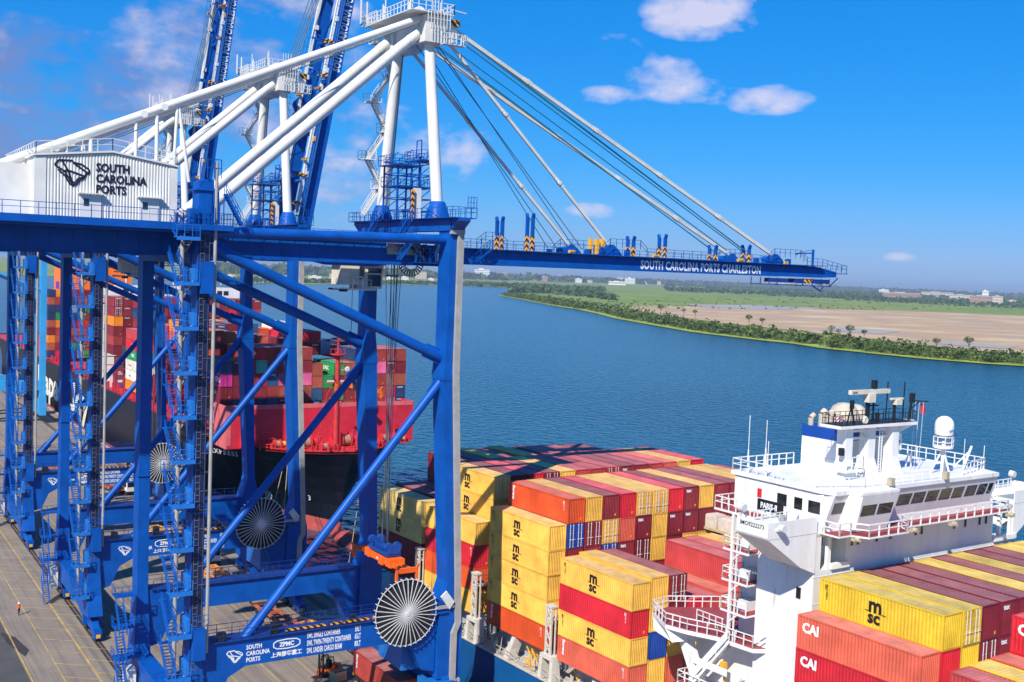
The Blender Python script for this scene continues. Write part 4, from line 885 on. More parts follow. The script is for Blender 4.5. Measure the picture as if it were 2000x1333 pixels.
w_ = SB(); w_.box(-1.46,-1.4,-30.6,-30.1,6.0,6.8); w_.build('fire_box', mat('signal red', (.65,.02,.02), .5, .1), house)
# walkway under the bridge windows
k = SB(); k.m = 0; k.box(-1.4,24.2,-39.6,yf,4.08,4.2); k.prism([(.2,-39.6),(.9,-41.0),(6.4,-41.0),(7.4,-39.6)], 'z', 4.08, 4.2); k.m = 1; k.box(-1.3,24.1,-39.5,yf,4.2,4.23); k.prism([(.3,-39.5),(1.0,-40.9),(6.3,-40.9),(7.2,-39.5)], 'z', 4.2, 4.23)
k.m = 0; k.rail([(-1.3,-37.9,4.2),(-1.3,-39.55,4.2),(.2,-39.55,4.2),(.95,-40.9,4.2),(6.3,-40.9,4.2),(7.3,-39.55,4.2),(24.1,-39.55,4.2),(24.1,-37.8,4.2)], h=1.1, gap=1.35, t=.11)
k.box(-.6,24,-37.9,-37.6,4.2,4.9)
k.build('bridge_walkway', [SWHITE, DECKRED], house)
k = SB(); 
for x in (.5,8.6,14.6,24.0): k.box(x-.2,x+.2,-39.9,-39.5,3.7,4.0); k.lathe((x+.1,-39.95,3.9), [(0,-.3),(.22,-.3),(.26,.1),(0,.1)], 10, 'y').cut()
for x in (6.2,14.4): k.box(x-.25,x+.25,-39.2,-38.7,8.0,8.7).cut()
k.each('flood_lamp', mat('weathered lamp', (.42,.36,.26), .6, .3, 3), house)
# bridge wings
for sx, x0, x1 in ((-1, -8.0, -1.9), (1, 34.0, 28.5)):
    a = SB(); a.box(min(x0,x1),max(x0,x1),-37.6,-33.9,4.15,4.3)
    a.box(min(x0,x0-sx*.12),max(x0,x0-sx*.12),-37.6,-33.9,4.2,5.62); a.box(min(x0,x1),max(x0,x1),-37.62,-37.5,4.2,5.62 if sx < 0 else 5.5); a.box(min(x0,x1),max(x0,x1),-33.95,-33.85,4.2,5.2)
    a.prism([(x0,4.2),(x0+sx*-.0,4.15),(x0-sx*4.2,1.35),(x1+sx*.0,.6),(x1,4.2)], 'y', -37.6, -37.1); a.prism([(x0,4.15),(x0-sx*4.2,1.35),(x0-sx*4.2,1.6),(x0,4.3)], 'y', -37.1, -33.9)
    a.prism([(x0-sx*4.2,1.35),(x1,.6),(x1,4.2),(x0-sx*4.2,4.2)], 'y', -34.2, -33.9)
    wg = a.build('bridge_wing', SWHITE, house)
    a = SB(); a.rail([(x0,-34,4.3),(x1,-34,4.3)], h=1.5, gap=1.0, t=.08); a.rail([(x0-sx*1.4,-35.4,5.3),(x1,-35.4,5.3)], h=.5, gap=1.2, t=.07); a.build('wing_rail', SWHITE, wg)
    a = SB(); a.prism([(min(x0,x1)+1.5,-36.9),(max(x0,x1)-.6,-36.9),(max(x0,x1)-.6,-34.8),(min(x0,x1)+1.5,-34.8)], 'z', 4.3, 4.36); a.build('wing_deck', mat('grey green deck', (.22,.28,.27), .6, .2, 1), wg)
    a = SB(); a.box(x0-sx*1.0-.2,x0-sx*1.0+.2,-38.0,-37.6,4.9,5.1); a.lathe((x0-sx*1.0,-38.1,5.2), [(0,-.35),(.3,-.35),(.36,.1),(0,.1)], 12, 'y'); a.lathe((x0-sx*.4,-34.0,6.3), [(0,-.4),(.34,-.4),(.4,.1),(0,.1)], 12, 'y'); a.bar((x0-sx*.4,-34,5.2),(x0-sx*.4,-34,6.1),.1); a.build('search_light', LGREY, wg)
stext('IMO9222273', .52, BLACKT, (-8.02,-34.3,4.98), '-x', house, bold=.01)
nb = SB(); nb.box(-3.35,-3.25,-34.9,-31.9,5.35,6.35); nbo = nb.build('name_board', BLACKT, house); stext('PARIS-II', .74, WHITET, (-3.37,-32.3,5.58), '-x', nbo, bold=.03, width=.80)
# verandah decks and posts beside the tower, upper gallery
v = SB()
for i, z in enumerate((4.45, .95, -1.95, -4.85)):
    ya = -33.6 if i == 0 else -31.0
    v.m = 0; v.box(-3.2,-.4,ya,-26.4 if i == 0 else -27.8,z-.18,z); v.m = 1; v.box(-3.1,-.4,ya,-26.5 if i == 0 else -27.9,z,z+.03); v.m = 0
    if i: v.box(-2.2,-.5,-30.0,-28.6,z+.03,z+.9)
    v.rail([(-3.15,ya,z),(-3.15,-26.45 if i == 0 else -27.85,z),(-.5,-26.45 if i == 0 else -27.85,z)], h=1.15, gap=.95, t=.085)
v.bar((-3.1,-28.9,-7.6),(-3.1,-28.9,4.4),.26); v.bar((-3.1,-29.5,-7.6),(-3.1,-29.5,4.4),.12)
for z in (.8,-2.1,-5.0): v.bar((-3.1,-28.9,z-.9),(-3.1,-29.9,z),.14)
v.build('side_gallery', [SWHITE, DECKRED], house)
v = SB(); poly = [(-1.9,-32.6),(-3.0,-31.9),(-3.4,-27.8),(-4.6,-25.0),(-5.2,-22.6),(-3.4,-18.8),(-1.0,-18.4),(4.5,-21.5),(4.5,-31)]
v.m = 0; v.prism(poly, 'z', -8.0, -7.62); v.m = 1; v.prism([(x*.985,y) for x, y in poly], 'z', -7.62, -7.59); v.m = 0
v.rail([(x,y,-7.6) for x, y in poly[:8]], h=1.15, gap=.95, t=.085); v.rail([(-1.6,-27.5,-7.6),(-1.6,-23.2,-7.6)], h=1.15, gap=.95, t=.08)
v.frust([(-4.9,-23.4,-9.2),(-3.9,-19.6,-9.2),(-1.6,-19.4,-9.2),(-1.6,-24.2,-9.2)], [(-5.2,-22.6,-8.0),(-3.4,-18.8,-8.0),(-1.0,-18.4,-8.0),(-1.0,-25.0,-8.0)])
v.prism([(-23.8,-9.2),(-22.6,-9.2),(-24.6,-12.6),(-25.6,-12.6)], 'x', -3.4, -2.4)
v.box(-.9,4.5,-30.9,-22.6,-19.9,-8.0)
v.build('boat_deck', [SWHITE, DECKRED], house)
v = SB(); v.m = 0; v.box(-3.7,-1.9,-38.0,-23.2,-13.5,-13.35); v.box(-3.7,-.9,-25.6,-23.0,-13.5,-13.35); v.m = 1; v.box(-3.6,-1.9,-37.9,-23.1,-13.35,-13.32); v.m = 0
v.rail([(-.9,-23.05,-13.35),(-3.65,-23.05,-13.35),(-3.65,-38,-13.35)], h=1.15, gap=1.0, t=.085)
v.stairs((-3.0,-24.6,-13.35), (-3.0,-29.4,-7.6), .9, (1,0,0)); v.box(-3.45,-3.4,-29.3,-24.8,-11.0,-10.3)
v.add([(-3.47,-24.4,-13.1),(-3.47,-29.2,-7.4),(-3.47,-29.2,-6.5),(-3.47,-24.4,-12.2)], [(0,1,2,3)])
v.m = 0; v.box(-3.7,-.9,-33,-25.0,-16.6,-16.4); v.rail([(-3.6,-25,-16.4),(-3.6,-33,-16.4)], h=1.1, gap=1, t=.08); v.stairs((-2.6,-25.6,-16.4), (-2.6,-29.6,-13.4), .8, (1,0,0))
v.build('lower_gallery', [SWHITE, DECKRED], house)
# monkey island: rails, antennas
v = SB(); v.rail([(-1.5,-33,7.98),(-1.5,-26.9,7.98),(7,-26.9,7.98)], h=1.15, gap=1.1, t=.085); v.rail([(13.5,-26.9,7.98),(23.7,-26.9,7.98),(23.7,-37.0,7.98),(17.5,-38.7,7.98)], h=1.15, gap=1.1, t=.085); v.rail([(-1.4,-36.8,7.98),(3,-38.6,7.98),(14,-38.7,7.98)], h=.9, gap=1.4, t=.06); v.build('roof_railing', SWHITE, house); v = SB()
for x, y, t_ in ((-1.3,-28.6,5.4),(-.6,-30.4,3.2),(2.6,-27.2,4.6),(-1.4,-31,2.2),(20.5,-34.5,2.2),(23.2,-35,2.8),(23.5,-37,2.4)): v.tube((x,y,7.98),(x,y,7.98+t_*.4),.07,n=6); v.tube((x,y,7.98+t_*.4),(x,y,7.98+t_),.035,n=5).cut()
v.bar((21.6,-36,8),(22.4,-36.3,10.3),.16); v.bar((20.4,-35.5,8),(22.3,-36.2,9.8),.1); v.bar((16.5,-33,8),(16.8,-33,9.4),.1); v.bar((17.4,-33,8),(17.1,-33,9.4),.1); v.bar((18.6,-32,8),(18.9,-32,9.4),.1)
v.cut().box(8.2,10,-37.2,-35.9,8,8.35).cut(); v.box(.8,2.0,-35.4,-34.2,8,8.4)
v.each('antenna', SWHITE, house)
# funnel
f = SB(); f.m = 0; f.box(7.0,15.4,-32.4,-27.8,7.9,11.0); f.box(6.96,15.44,-32.44,-27.76,9.1,9.16); f.m = 1; f.box(6.97,15.43,-32.43,-27.77,11.0,12.05); fu = f.build('funnel', [SWHITE, FUNBLUE], ship)
f = SB()
for x, y, r_, t_ in ((7.6,-28.3,.28,.75),(7.9,-29.4,.36,1.25),(7.9,-30.3,.36,1.2),(8.0,-31.3,.3,1.0)):
    f.tube((x,y,12.0),(x,y,12.0+t_),r_,n=14); f.tube((x,y,12.0+t_),(x+.35,y-.1,12.0+t_+.35),r_,r_*.95,n=14)
f.lathe((9.9,-30.4,12.0), [(1.5,0),(1.5,.9),(1.4,1.5),(1.1,2.05),(.6,2.35),(.05,2.42)], 24); f.lathe((11.8,-30.3,12.0), [(1.3,0),(1.25,1.0),(1.0,1.7),(.5,2.1),(.05,2.2)], 22)
f.build('exhaust_pipe', mat('sooty cream', (.50,.44,.35), .6, .25, 1), fu, True)
# radar mast
f = SB()
for x, y in ((7.2,-34.3),(10.6,-34.2),(13.6,-34.6)):
    f.frust([(x-1.05,y-.9,7.9),(x+1.05,y-.9,7.9),(x+1.05,y+.8,7.9),(x-1.05,y+.8,7.9)], [(x-.5,y-.55,9.7),(x+.5,y-.55,9.7),(x+.5,y+.5,9.7),(x-.5,y+.5,9.7)]); f.box(x-.5,x+.5,y-.55,y+.5,9.7,12.75)
f.prism([(5.2,-35.4),(16.2,-35.6),(17.4,-34.3),(16.2,-32.9),(5.2,-33.0)], 'z', 12.72, 13.0); f.bar((7.2,-34.3,11.6),(13.6,-34.4,11.6),.22); f.bar((7.2,-34.3,12.3),(13.6,-34.4,12.3),.22)
f.prism([(13.9,12.72),(16.8,12.72),(14.1,11.9)], 'y', -35, -33.8); f.rail([(6.0,-35.6,8.9),(8.4,-35.6,8.9),(8.4,-34.9,8.9)], h=1.2, gap=.7, t=.1); f.box(5.9,8.5,-35.7,-34.6,8.7,8.9)
f.rail([(14.1,-34.3,10.1),(15.6,-34.3,10.1)], h=1.1, gap=.75, t=.13); f.box(14.9,15.4,-34.5,-34.1,11.2,11.8); f.rail([(11.3,-34.9,7.9),(11.3,-34.9,7.9)]); 
for k in range(16): f.bar((11.5,-34.9,8.2+.28*k),(11.9,-34.9,8.2+.28*k),.06)
f.bar((11.5,-34.9,7.9),(11.5,-34.9,12.7),.07); f.bar((11.9,-34.9,7.9),(11.9,-34.9,12.7),.07)
ma = f.build('radar_mast', SWHITE, ship); ma.location.x = -1.9
f = SB(); f.rail([(5.4,-35.3,13.0),(16.1,-35.5,13.0),(17.2,-34.3,13),(16.1,-33,13),(5.4,-33.1,13),(5.4,-35.3,13)], h=1.0, gap=.85, t=.045); f.box(5.3,16.2,-35.4,-33.0,13.0,13.04)
f.bar((10.4,-34.2,13),(10.4,-34.2,15.0),.3); f.bar((11.3,-34.2,13),(11.2,-34.2,16.4),.14); f.box(11.0,11.45,-34.4,-34.0,16.2,17.0); f.bar((10.4,-34.2,14.6),(12,-34.2,14.6),.12); f.box(11.7,12.0,-34.4,-34.1,13,13.9)
for a, c in (((7.6,-34.9,13),(7.2,-34.9,14.8)),((6.6,-34.9,13),(7.1,-34.9,14.6)),((8.1,-34.6,13),(7.3,-34.8,14.4))): f.bar(a, c, .1)
f.box(7.0,7.3,-35.1,-34.8,14.5,15.3); f.bar((16.6,-34.3,13),(17.0,-34.3,15.4),.18); f.box(16.8,17.2,-34.5,-34.1,14.7,15.6); f.bar((16.8,-34.3,14.9),(19.6,-34.3,14.7),.1); f.bar((16.6,-34.3,13.9),(18.2,-34.3,14.8),.08)
f.bar((13.3,-34.1,13),(13.4,-34.1,16.8),.09); f.bar((15.9,-34.1,13),(16.0,-34.1,16.7),.09); f.bar((14.3,-34.3,13),(14.3,-34.3,14.6),.22); f.box(13.9,14.1,-34.9,-34.7,8.9,9.6) ; f.box(6.0,6.4,-35.0,-34.6,10.2,10.9)
f.build('black_mast_top', DARK, ma)
f = SB(); f.box(9.95,10.9,-34.7,-33.9,14.95,15.75); f.box(7.5,13.2,-34.55,-34.2,15.75,16.15); f.box(14.0,14.8,-34.8,-34.1,14.6,15.1); f.box(13.5,15.3,-34.6,-34.3,15.1,15.25); f.lathe((8.7,-35.3,13.45), [(0,-.1),(.3,-.15),(.4,0),(0,.02)], 14, 'y'); f.build('radar_scanner', CREAM, ma)
stext('JSAM', .3, mat('faded brown lettering', (.12,.07,.05), .6, .05), (7.7,-34.57,15.84), '-y', ma)
f = SB()
for x in (17.6,18.2,18.9): f.bar((x,-34.3,14.8),(x-.3,-34.3,8.2),.035)
f.build('signal_halyard', LGREY, ma)
f = SB(); f.add([(18.9,-34.3,14.6),(19.2,-34.2,14.6),(19.25,-34.3,13.5),(18.85,-34.3,13.4)], [(0,1,2,3)]); f.box(18.9,18.94,-34.3,-34.0,13.5,14.5); f.build('signal_flag', mat('signal red', (.65,.02,.02)), ma)
f = SB(); f.tube((16.9,-36.8,8.0),(16.9,-36.8,11.2),.16,n=10)
for k in range(3):
    a = 2.1*k+.4; f.bar((16.9+1.3*math.cos(a),-36.8+1.0*math.sin(a),8.0),(16.9+.15*math.cos(a),-36.8+.1*math.sin(a),10.2),.14)
f.lathe((16.9,-36.8,10.5), [(0,0),(.95,0),(.95,.22),(0,.22)], 14); 
for k in range(8): a = k*math.pi/4; f.bar((16.9+.92*math.cos(a),-36.8+.92*math.sin(a),10.6),(16.9+.92*math.cos(a),-36.8+.92*math.sin(a),11.6),.07)
for z in (11.1,11.6):
    for k in range(8): a, c = k*math.pi/4, (k+1)*math.pi/4; f.bar((16.9+.92*math.cos(a),-36.8+.92*math.sin(a),z),(16.9+.92*math.cos(c),-36.8+.92*math.sin(c),z),.07)
for z in (8.6,9.2,9.8,10.4): f.bar((17.6,-36.4,z),(18.1,-36.4,z),.06)
f.bar((18.1,-36.4,8.3),(18.1,-36.4,11.2),.06); f.bar((17.6,-36.4,8.3),(17.6,-36.4,11.2),.06)
dm = f.build('dome_tower', SWHITE, ship)
f = SB(); f.lathe((16.9,-36.8,11.75), [(.3,-.3),(.5,0),(.86,.05),(.9,.3),(.9,1.0),(.82,1.35),(.6,1.65),(.3,1.82),(.02,1.86)], 24); f.build('satellite_dome', SWHITE, dm, True)
stext('SeaTel', .28, mat('blue lettering', (.02,.12,.4)), (16.35,-37.74,12.2), '-y', dm)
fl = SB(); fl.add([(6.3,-33.2,12.3),(6.25,-32.2,12.5),(6.25,-32.2,13.4),(6.3,-33.2,13.5)], [(0,1,2,3)]); fl = fl.build('ensign_flag', stripes('red and white flag stripes', (.55,.03,.05), (.8,.78,.76), 3.2), ship)
cp = SB(); cp.box(0,1,0,1,0,1)
# ------------------------------------------------------------------ cradle of white boxes on the middle bay
p = empty('flat_rack', tuple((SM @ Vector((23.2,-2.2,-5.3)))), DL); tag(p, 'flat rack of pale crates standing between red containers beside the white deckhouse', 'flat rack')
b = MB(); b.box(-1.2,1.2,-6,3.0,-.3,0)
for y in (-6,-3,0,2.9): b.box(-1.2,1.2,y,y+.1,0,.5)
b.build('platform', WOOD, p)
b = MB()
for k in range(3): b.box(-1.05,1.05,-5.6+2.9*k,-3.0+2.9*k,.02,1.5); b.box(-1.08,1.08,-5.65+2.9*k,-5.5+2.9*k,.0,1.55); b.box(-.9,.9,-5.2+2.9*k,-3.4+2.9*k,1.5,1.62)
b.build('crate', mat('pale crate board', (.60,.52,.44), .8, .2, 2), p)
# ------------------------------------------------------------------ the black hulled ship alongside further up the quay
HS = empty('cargo_ship', (34.4, 105, 0)); tag(HS, 'black hulled container ship with red forecastle, red mast and red breakwater', 'ship')
HX, HY = 34.4, 105.0
def interp(t, pts):
    if t <= pts[0][0]: return pts[0][1]
    for (a, b), (c, d) in zip(pts, pts[1:]):
        if t <= c: return b+(d-b)*(t-a)/(c-a)
    return pts[-1][1]
DKW = [(0,.25),(1.2,5.0),(2.5,7.6),(4.6,10.4),(9,14.8),(13.4,18.4),(20,20.7),(30,21.5),(400,21.5)]
WLW = [(0,.2),(6,2.6),(14,6.0),(25,10),(40,14),(62,18),(90,21),(130,21.4),(330,21.4),(355,17),(372,12)]
ds = [0,1.2,2.5,4.6,9,13.4,20,30,45,62,90,130,200,330,355,372]
lev = [-9.5,-5.5,-2.5,-2.49,1,4,7,10,13]
def stem(z): return interp(z, [(-9.5,107),(-2.5,106.2),(1,105.8),(4,105.0),(7,104.0),(10,102.9),(13,101.7)])
vs = []; ns = len(ds); nl = len(lev)
for side in (-1, 1):
    for z in lev:
        k = max(0, min(1, (z+2.5)/15.5))**1.7
        for d in ds:
            hw = WLW and interp(d, WLW)*(1-k)+interp(d, DKW)*k
            vs.append((side*hw, stem(z)+d-HY, z if d > 30 or z < 12 else z))
fs = []; mi = []
for sd in (0, 1):
    o = sd*ns*nl
    for j in range(nl-1):
        for i in range(ns-1): fs.append((o+j*ns+i, o+j*ns+i+1, o+(j+1)*ns+i+1, o+(j+1)*ns+i)); mi.append(1 if j < 3 else 0)
o = ns*nl
for j in range(nl-1):
    fs.append((j*ns, o+j*ns, o+(j+1)*ns, (j+1)*ns)); mi.append(1 if j < 3 else 0)
    fs.append((j*ns+ns-1, (j+1)*ns+ns-1, o+(j+1)*ns+ns-1, o+j*ns+ns-1)); mi.append(1 if j < 3 else 0)
hb = MB(); hb.v = vs; hb.f = [list(f) for f in fs]; hb.mi = mi
hhull = hb.build('hull', [HULLBLACK, BOOT], HS, False)
t0 = (nl-1)*ns; dkp = [vs[t0+i] for i in range(ns)]; dko = [vs[o+t0+i] for i in range(ns)]
dd = MB(); dd.add([(x*.995,y,12.55) for x,y,z in dkp]+[(x*.995,y,12.55) for x,y,z in dko], [(i,i+1,ns+i+1,ns+i) for i in range(ns-1)]); hdeck = dd.build('deck', HMAST, HS)
br = MB()
for L in (dkp, dko):
    for a, b in zip(L[:8], L[1:8]): br.rail([(a[0]*.985,a[1]+.15,12.6),(b[0]*.985,b[1]+.15,12.6)], h=1.2, gap=1.4, t=.07)
br.build('bow_railing', HSHIP_RED, hdeck)
bb = MB(); prof = []
for i in range(13): a = math.pi*i/12; prof.append((2.7*math.sin(a)**.8+.01, -11.5*math.cos(a)))
bb.lathe((0, -7.5, -6.0), prof, 20, 'y'); bb.build('bulbous_bow', BOOT, hhull, True)
bw = MB(); bw.m = 0; yb = 115.2-HY
bw.box(-21.8,20.3,yb,yb+.25,12.5,20.5); bw.m = 1; bw.box(-21.85,20.35,yb-.04,yb+.3,20.5,21.4); bw.prism([(yb,12.5),(yb,21.3),(yb+8,21.3),(yb+8,12.5)], 'x', -22.05, -21.8); bw.box(-21.85,-21.0,yb-.05,yb,13.2,20.5)
bw.m = 0; bw.prism([(yb,12.5),(yb,21.3),(yb+8,21.3),(yb+8,12.5)], 'x', 20.3, 20.6)
for x in (-19,-14,-9,-4,1,6,11,16): bw.prism([(yb,12.6),(yb-1.0,12.6),(yb,15.5)], 'x', x-.08, x+.08)
bw.build('breakwater', [HSHIP_RED, mat('faded pink red paint', (.70,.14,.14), .6, .25, .6)], HS)
q = MB(); q.box(16.0,17.8,yb-.06,yb-.02,12.8,15.2).cut(); q.box(-18.6,-17.0,yb-.06,yb-.02,12.8,14.8); q.each('doorway', DARK, HS)
fm = MB(); fx, fy = -1.0, 3.0
fm.tube((fx,fy,12.5),(fx,fy,33.0),.62,.45,n=16); fm.tube((fx,fy,33),(fx,fy,36.4),.16,n=8); fm.lathe((fx,fy,32.2), [(.4,-.4),(1.6,.2),(1.6,.35),(0,.35)], 16)
for k in range(8): a, c = k*math.pi/4, (k+1)*math.pi/4; fm.bar((fx+1.55*math.cos(a),fy+1.55*math.sin(a),33.6),(fx+1.55*math.cos(c),fy+1.55*math.sin(c),33.6),.08); fm.bar((fx+1.55*math.cos(a),fy+1.55*math.sin(a),32.5),(fx+1.55*math.cos(a),fy+1.55*math.sin(a),33.6),.08)
fm.bar((fx-.6,fy,35.2),(fx+.6,fy,35.2),.14); fm.box(fx-.2,fx+.2,fy-.2,fy+.2,34.4,34.8)
fm.bar((fx-4.4,fy,12.5),(fx-2.5,fy,21.5),.22); fm.bar((fx-2.5,fy,21.5),(fx-2.3,fy,24),.18); fm.bar((fx-2.3,fy,24),(fx-.4,fy,27.0),.18)
for k in range(5):
    z = 13.6+2.1*k; x = fx-4.2+.42*k; fm.bar((x,fy,z),(fx,fy,z),.14); fm.bar((x,fy,z),(fx,fy,z+2.0),.12)
fm.bar((fx+.7,fy,13),(fx+.7,fy,32),.07); fm.bar((fx+1.1,fy,13),(fx+1.1,fy,32),.07)
for k in range(30): fm.bar((fx+.7,fy,13.4+.62*k),(fx+1.1,fy,13.4+.62*k),.06)
fm.box(fx-2.4,fx+1.8,fy-.5,fy+.5,26.5,26.62); mast_h = fm.build('foremast', HMAST, HS)
q = MB(); q.lathe((fx+1.9,fy-.5,29.4), [(0,.3),(.45,.25),(.6,-.4),(.4,-.5)], 14, 'y'); q.bar((fx-2.2,fy,26.9),(fx+1.6,fy,26.9),.35); q.bar((fx+.8,fy,29.2),(fx+1.9,fy,29.3),.12); q.build('horn', LGREY, mast_h)
def winch(x, y, s, yellow=False):
    w_ = MB(); w_.m = 0
    for dx in (-1.3*s, 0, 1.3*s): w_.lathe((x+dx,y,12.6+1.0*s), [(0,-.1),(1.0*s,-.1),(1.0*s,.1),(0,.1)], 18, 'x')
    w_.box(x-1.7*s,x+1.9*s,y-.8*s,y+.8*s,12.55,12.9); w_.box(x+1.5*s,x+2.3*s,y-.6*s,y+.6*s,12.6,13.9); w_.m = 1
    w_.lathe((x-.65*s,y,12.6+1.0*s), [(0,-.5*s),(.72*s,-.5*s),(.72*s,.5*s),(0,.5*s)], 16, 'x'); w_.m = 2; w_.lathe((x+.65*s,y,12.6+1.0*s), [(0,-.45*s),(.55*s,-.45*s),(.55*s,.45*s),(0,.45*s)], 14, 'x')
    return w_.build('mooring_winch', [HMAST, mat('rusty rope drum', (.40,.20,.14), .8, .3, 3), YEL if yellow else HSHIP_RED], HS)
for (x, y, s, ye) in ((-6.0,4.6,1.5,0),(-3.6,1.2,1.0,0),(3.0,4.8,1.6,0),(4.4,.8,1.1,0),(7.2,2.5,1.0,0),(-11.5,7.2,1.0,1),(13.0,7.6,1.1,0),(16,7.4,.9,1),(-9.2,5.2,.8,0)): winch(x, y, s, ye)
q = MB()
for (x, y) in ((-14.5,6.8),(-15.6,7.2),(-13.4,6.9),(9.5,4.2),(10.6,4.6),(-1,-1.0),(1.5,-1),(-4,-.5)):
    q.tube((x,y,12.55),(x,y,13.6),.35,n=12); q.tube((x,y,13.6),(x,y,13.75),.46,n=12).cut()
q.each('bollard', HMAST, HS); q = MB(); q.rail([(-17,8.6,12.6),(-12.5,8.6,12.6)], h=3.2, gap=1.2, t=.12); q.rail([(-17,7.6,12.6),(-12.5,7.6,12.6)], h=2.2, gap=1.2, t=.12)
q.box(-12.6,-11.6,8.4,9.2,12.6,14.4); q.cut().box(8,9,7,7.8,12.6,14); q.each('deck_rack', HMAST, HS)
# ship's name and hull marks lie on the plating
def on_hull(px, py):
    o_, d_ = CAM, (fwd + rgt*((px-1000)/2210.66) - upv*((py-666.5)/2210.66)).normalized()
    best = None
    for p in hhull.data.polygons:
        n_ = p.normal; dn = n_.dot(d_)
    return None
lettering('DUBAI EXPRESS', 1.75, WHITET, (-21.75, 29.0, 9.4), '-x', HS, bold=.02, spacing=1.12) if False else None
tx = lettering('EXPRESS', 1.5, WHITET, (0,0,0), '-x', HS, bold=.02, spacing=1.25, width=1.25)
dv = Vector((4.2, -9.2, 0)).normalized(); nv = Vector((dv.y, -dv.x, -.35)).normalized(); uv = nv.cross(dv).normalized()
M = Matrix((dv, uv, nv)).transposed().to_4x4(); M.translation = (-21.9, 20.4, 10.4); tx.matrix_local = M
lettering('Hapag-Lloyd', 12.5, mat('cream white lettering', (.78,.74,.62), .5, .1), (-21.75, 236, 1.2), '-x', HS, bold=.035, width=1.6)
for body, sz, loc in (('3', 1.6, (-4.6, 8.2, 1.2)),): 
    t_ = lettering(body, sz, WHITET, loc, '-x', HS); dv = Vector((.55,-.83,0)).normalized(); nv = Vector((dv.y,-dv.x,-.25)).normalized(); M = Matrix((dv, nv.cross(dv).normalized(), nv)).transposed().to_4x4(); M.translation = loc; t_.matrix_local = M
def thruster(loc):
    b = MB()
    for i in range(20):
        a, c = 2*math.pi*i/20, 2*math.pi*(i+1)/20; b.bar((math.cos(a),math.sin(a),0),(math.cos(c),math.sin(c),0),.05,.22)
    for a in (.785, 2.356): b.bar((-.9*math.cos(a),-.9*math.sin(a),0),(.9*math.cos(a),.9*math.sin(a),0),.3,.05)
    o_ = b.build('thruster_mark', WHITET, HS); dv = Vector((.36,-.93,0)).normalized(); nv = Vector((dv.y,-dv.x,-.3)).normalized(); M = Matrix((dv, nv.cross(dv).normalized(), nv)).transposed().to_4x4(); M.translation = loc; o_.matrix_local = M
thruster((-10.6, 22.0, .6)); thruster((-9.5, 18.6, .6))
# bridge island and funnel
b = MB(); by = 129
b.box(-21.5,21.5,by,by+10,12,36.6); b.box(-17,17,by+1,by+9,36.6,41.4); b.box(-21.8,21.8,by-.6,by+3,37.7,38.9); b.prism([(-22,39.7),(22,39.7),(22,41.5),(17,42.8),(-17,42.8),(-22,41.5)], 'y', by-.4, by+2.4)
b.prism([(15,35.9),(22,39.7),(15,39.7)], 'y', by-.3, by+.3); b.prism([(-15,35.9),(-22,39.7),(-15,39.7)], 'y', by-.3, by+.3); b.box(-6,-4,by+2,by+4,42.8,45.5); b.box(4,9,by+2,by+6,42.8,44.5)
for x in (-14,0,10): b.tube((x,by+4,42),(x,by+4,46),.15,n=8)
bi = b.build('bridge', SWHITE, HS)
b = MB()
for x in range(-15, 16, 2): b.box(x-.75,x+.75,by-.46,by-.41,40.5,41.8).cut()
for z in (29, 31.6, 34.0):
    for x in range(-19, 20, 3): b.box(x-.3,x+.3,by-.05,by-.01,z,z+.9).cut()
b.each('bridge_window', GLASS, bi)
b = MB(); b.m = 0; b.box(-14,12,237,250,14,46.8); b.m = 1; b.box(-14,12,236.9,250.1,30,34); fn = b.build('funnel', [mat('bright orange funnel paint', (.90,.19,.008), .5, .1, .3), SWHITE], HS)
b = MB()
for x in (-9,-5,0,5): b.tube((x,243,46),(x,243,49),.8,n=14).cut()
b.each('exhaust_pipe', DARK, fn)
pm = MB(); pm.box(-14.06,-14,239,246,37,41); pm.build('funnel_mark', mat('purple emblem', (.18,.03,.35)), fn)
# lashing bridges and port side structure
for y in (29, 43, 57, 71, 85, 99, 112.5, 126.5, 147, 161):
    t = MB(); t.box(-21.3,21.3,y-.5,y+.5,17.0,17.2); t.rail([(-21.3,y-.5,17.2),(21.3,y-.5,17.2)], gap=3)
    for k in range(16): t.box(-21.2+2.78*k,-20.9+2.78*k,y-.4,y+.4,12.5,22)
    for z in (19.5, 22): t.box(-21.3,21.3,y-.45,y+.45,z-.1,z+.1)
    t.build('lashing_bridge', mat('dark ship red steel', (.33,.02,.035), .6, .25, 1), HS)
t = MB(); t.rail([(-21.2,30,12.6),(-21.2,215,12.6)], h=1.3, gap=3, t=.1)
for y in range(32, 215, 6): t.box(-21.2,-20.6,y,y+.5,12.6,15.2)
t.build('side_railing', HSHIP_RED, HS)
# ------------------------------------------------ its containers
PH, TH2 = 2.52, 2.735; HX0 = 12.9
def hrow(Y, ztop, cells, where, full=False):
    for k, (t0, specs) in cells.items():
        for i, sp in enumerate(specs):
            if sp[0] == '.': continue
            c = sp[0]; z = ztop-TH2*(t0+i+1); marks = ''
            nm = {'N':'one','U':'uasc','H':'hapag','A':'arkas','L':'sealand','D':'hyundai','E':'maersk','q':'triton','x':'endw','X':'tex'}
            for ch in sp[1:]: marks += ' '+nm.get(ch, '')
            if c in 'RBdmsr' and random.random() < .6: marks += ' plac'
            lab = '%s container%s, %s in %s row from quay, %s' % (CC[c][0], ' with side lettering' if any(q_ in sp[1:] for q_ in 'NUHALDE') else (' with white lettering' if 'x' in sp[1:] else ''), ['topmost','second-down','third-down','fourth-down','fifth-down','sixth-down'][i], ORD(k+1), where)
            j = random.uniform
            container(c, Matrix.Translation((HX0+PH*k+CW/2+j(-.02,.02), Y+CL/2+j(-.06,.06), z)), lab, 'containers on the black-hulled ship', marks, 'door' if '#' in sp else 'wall', zs=.934)
A = 'front bay above breakwater'
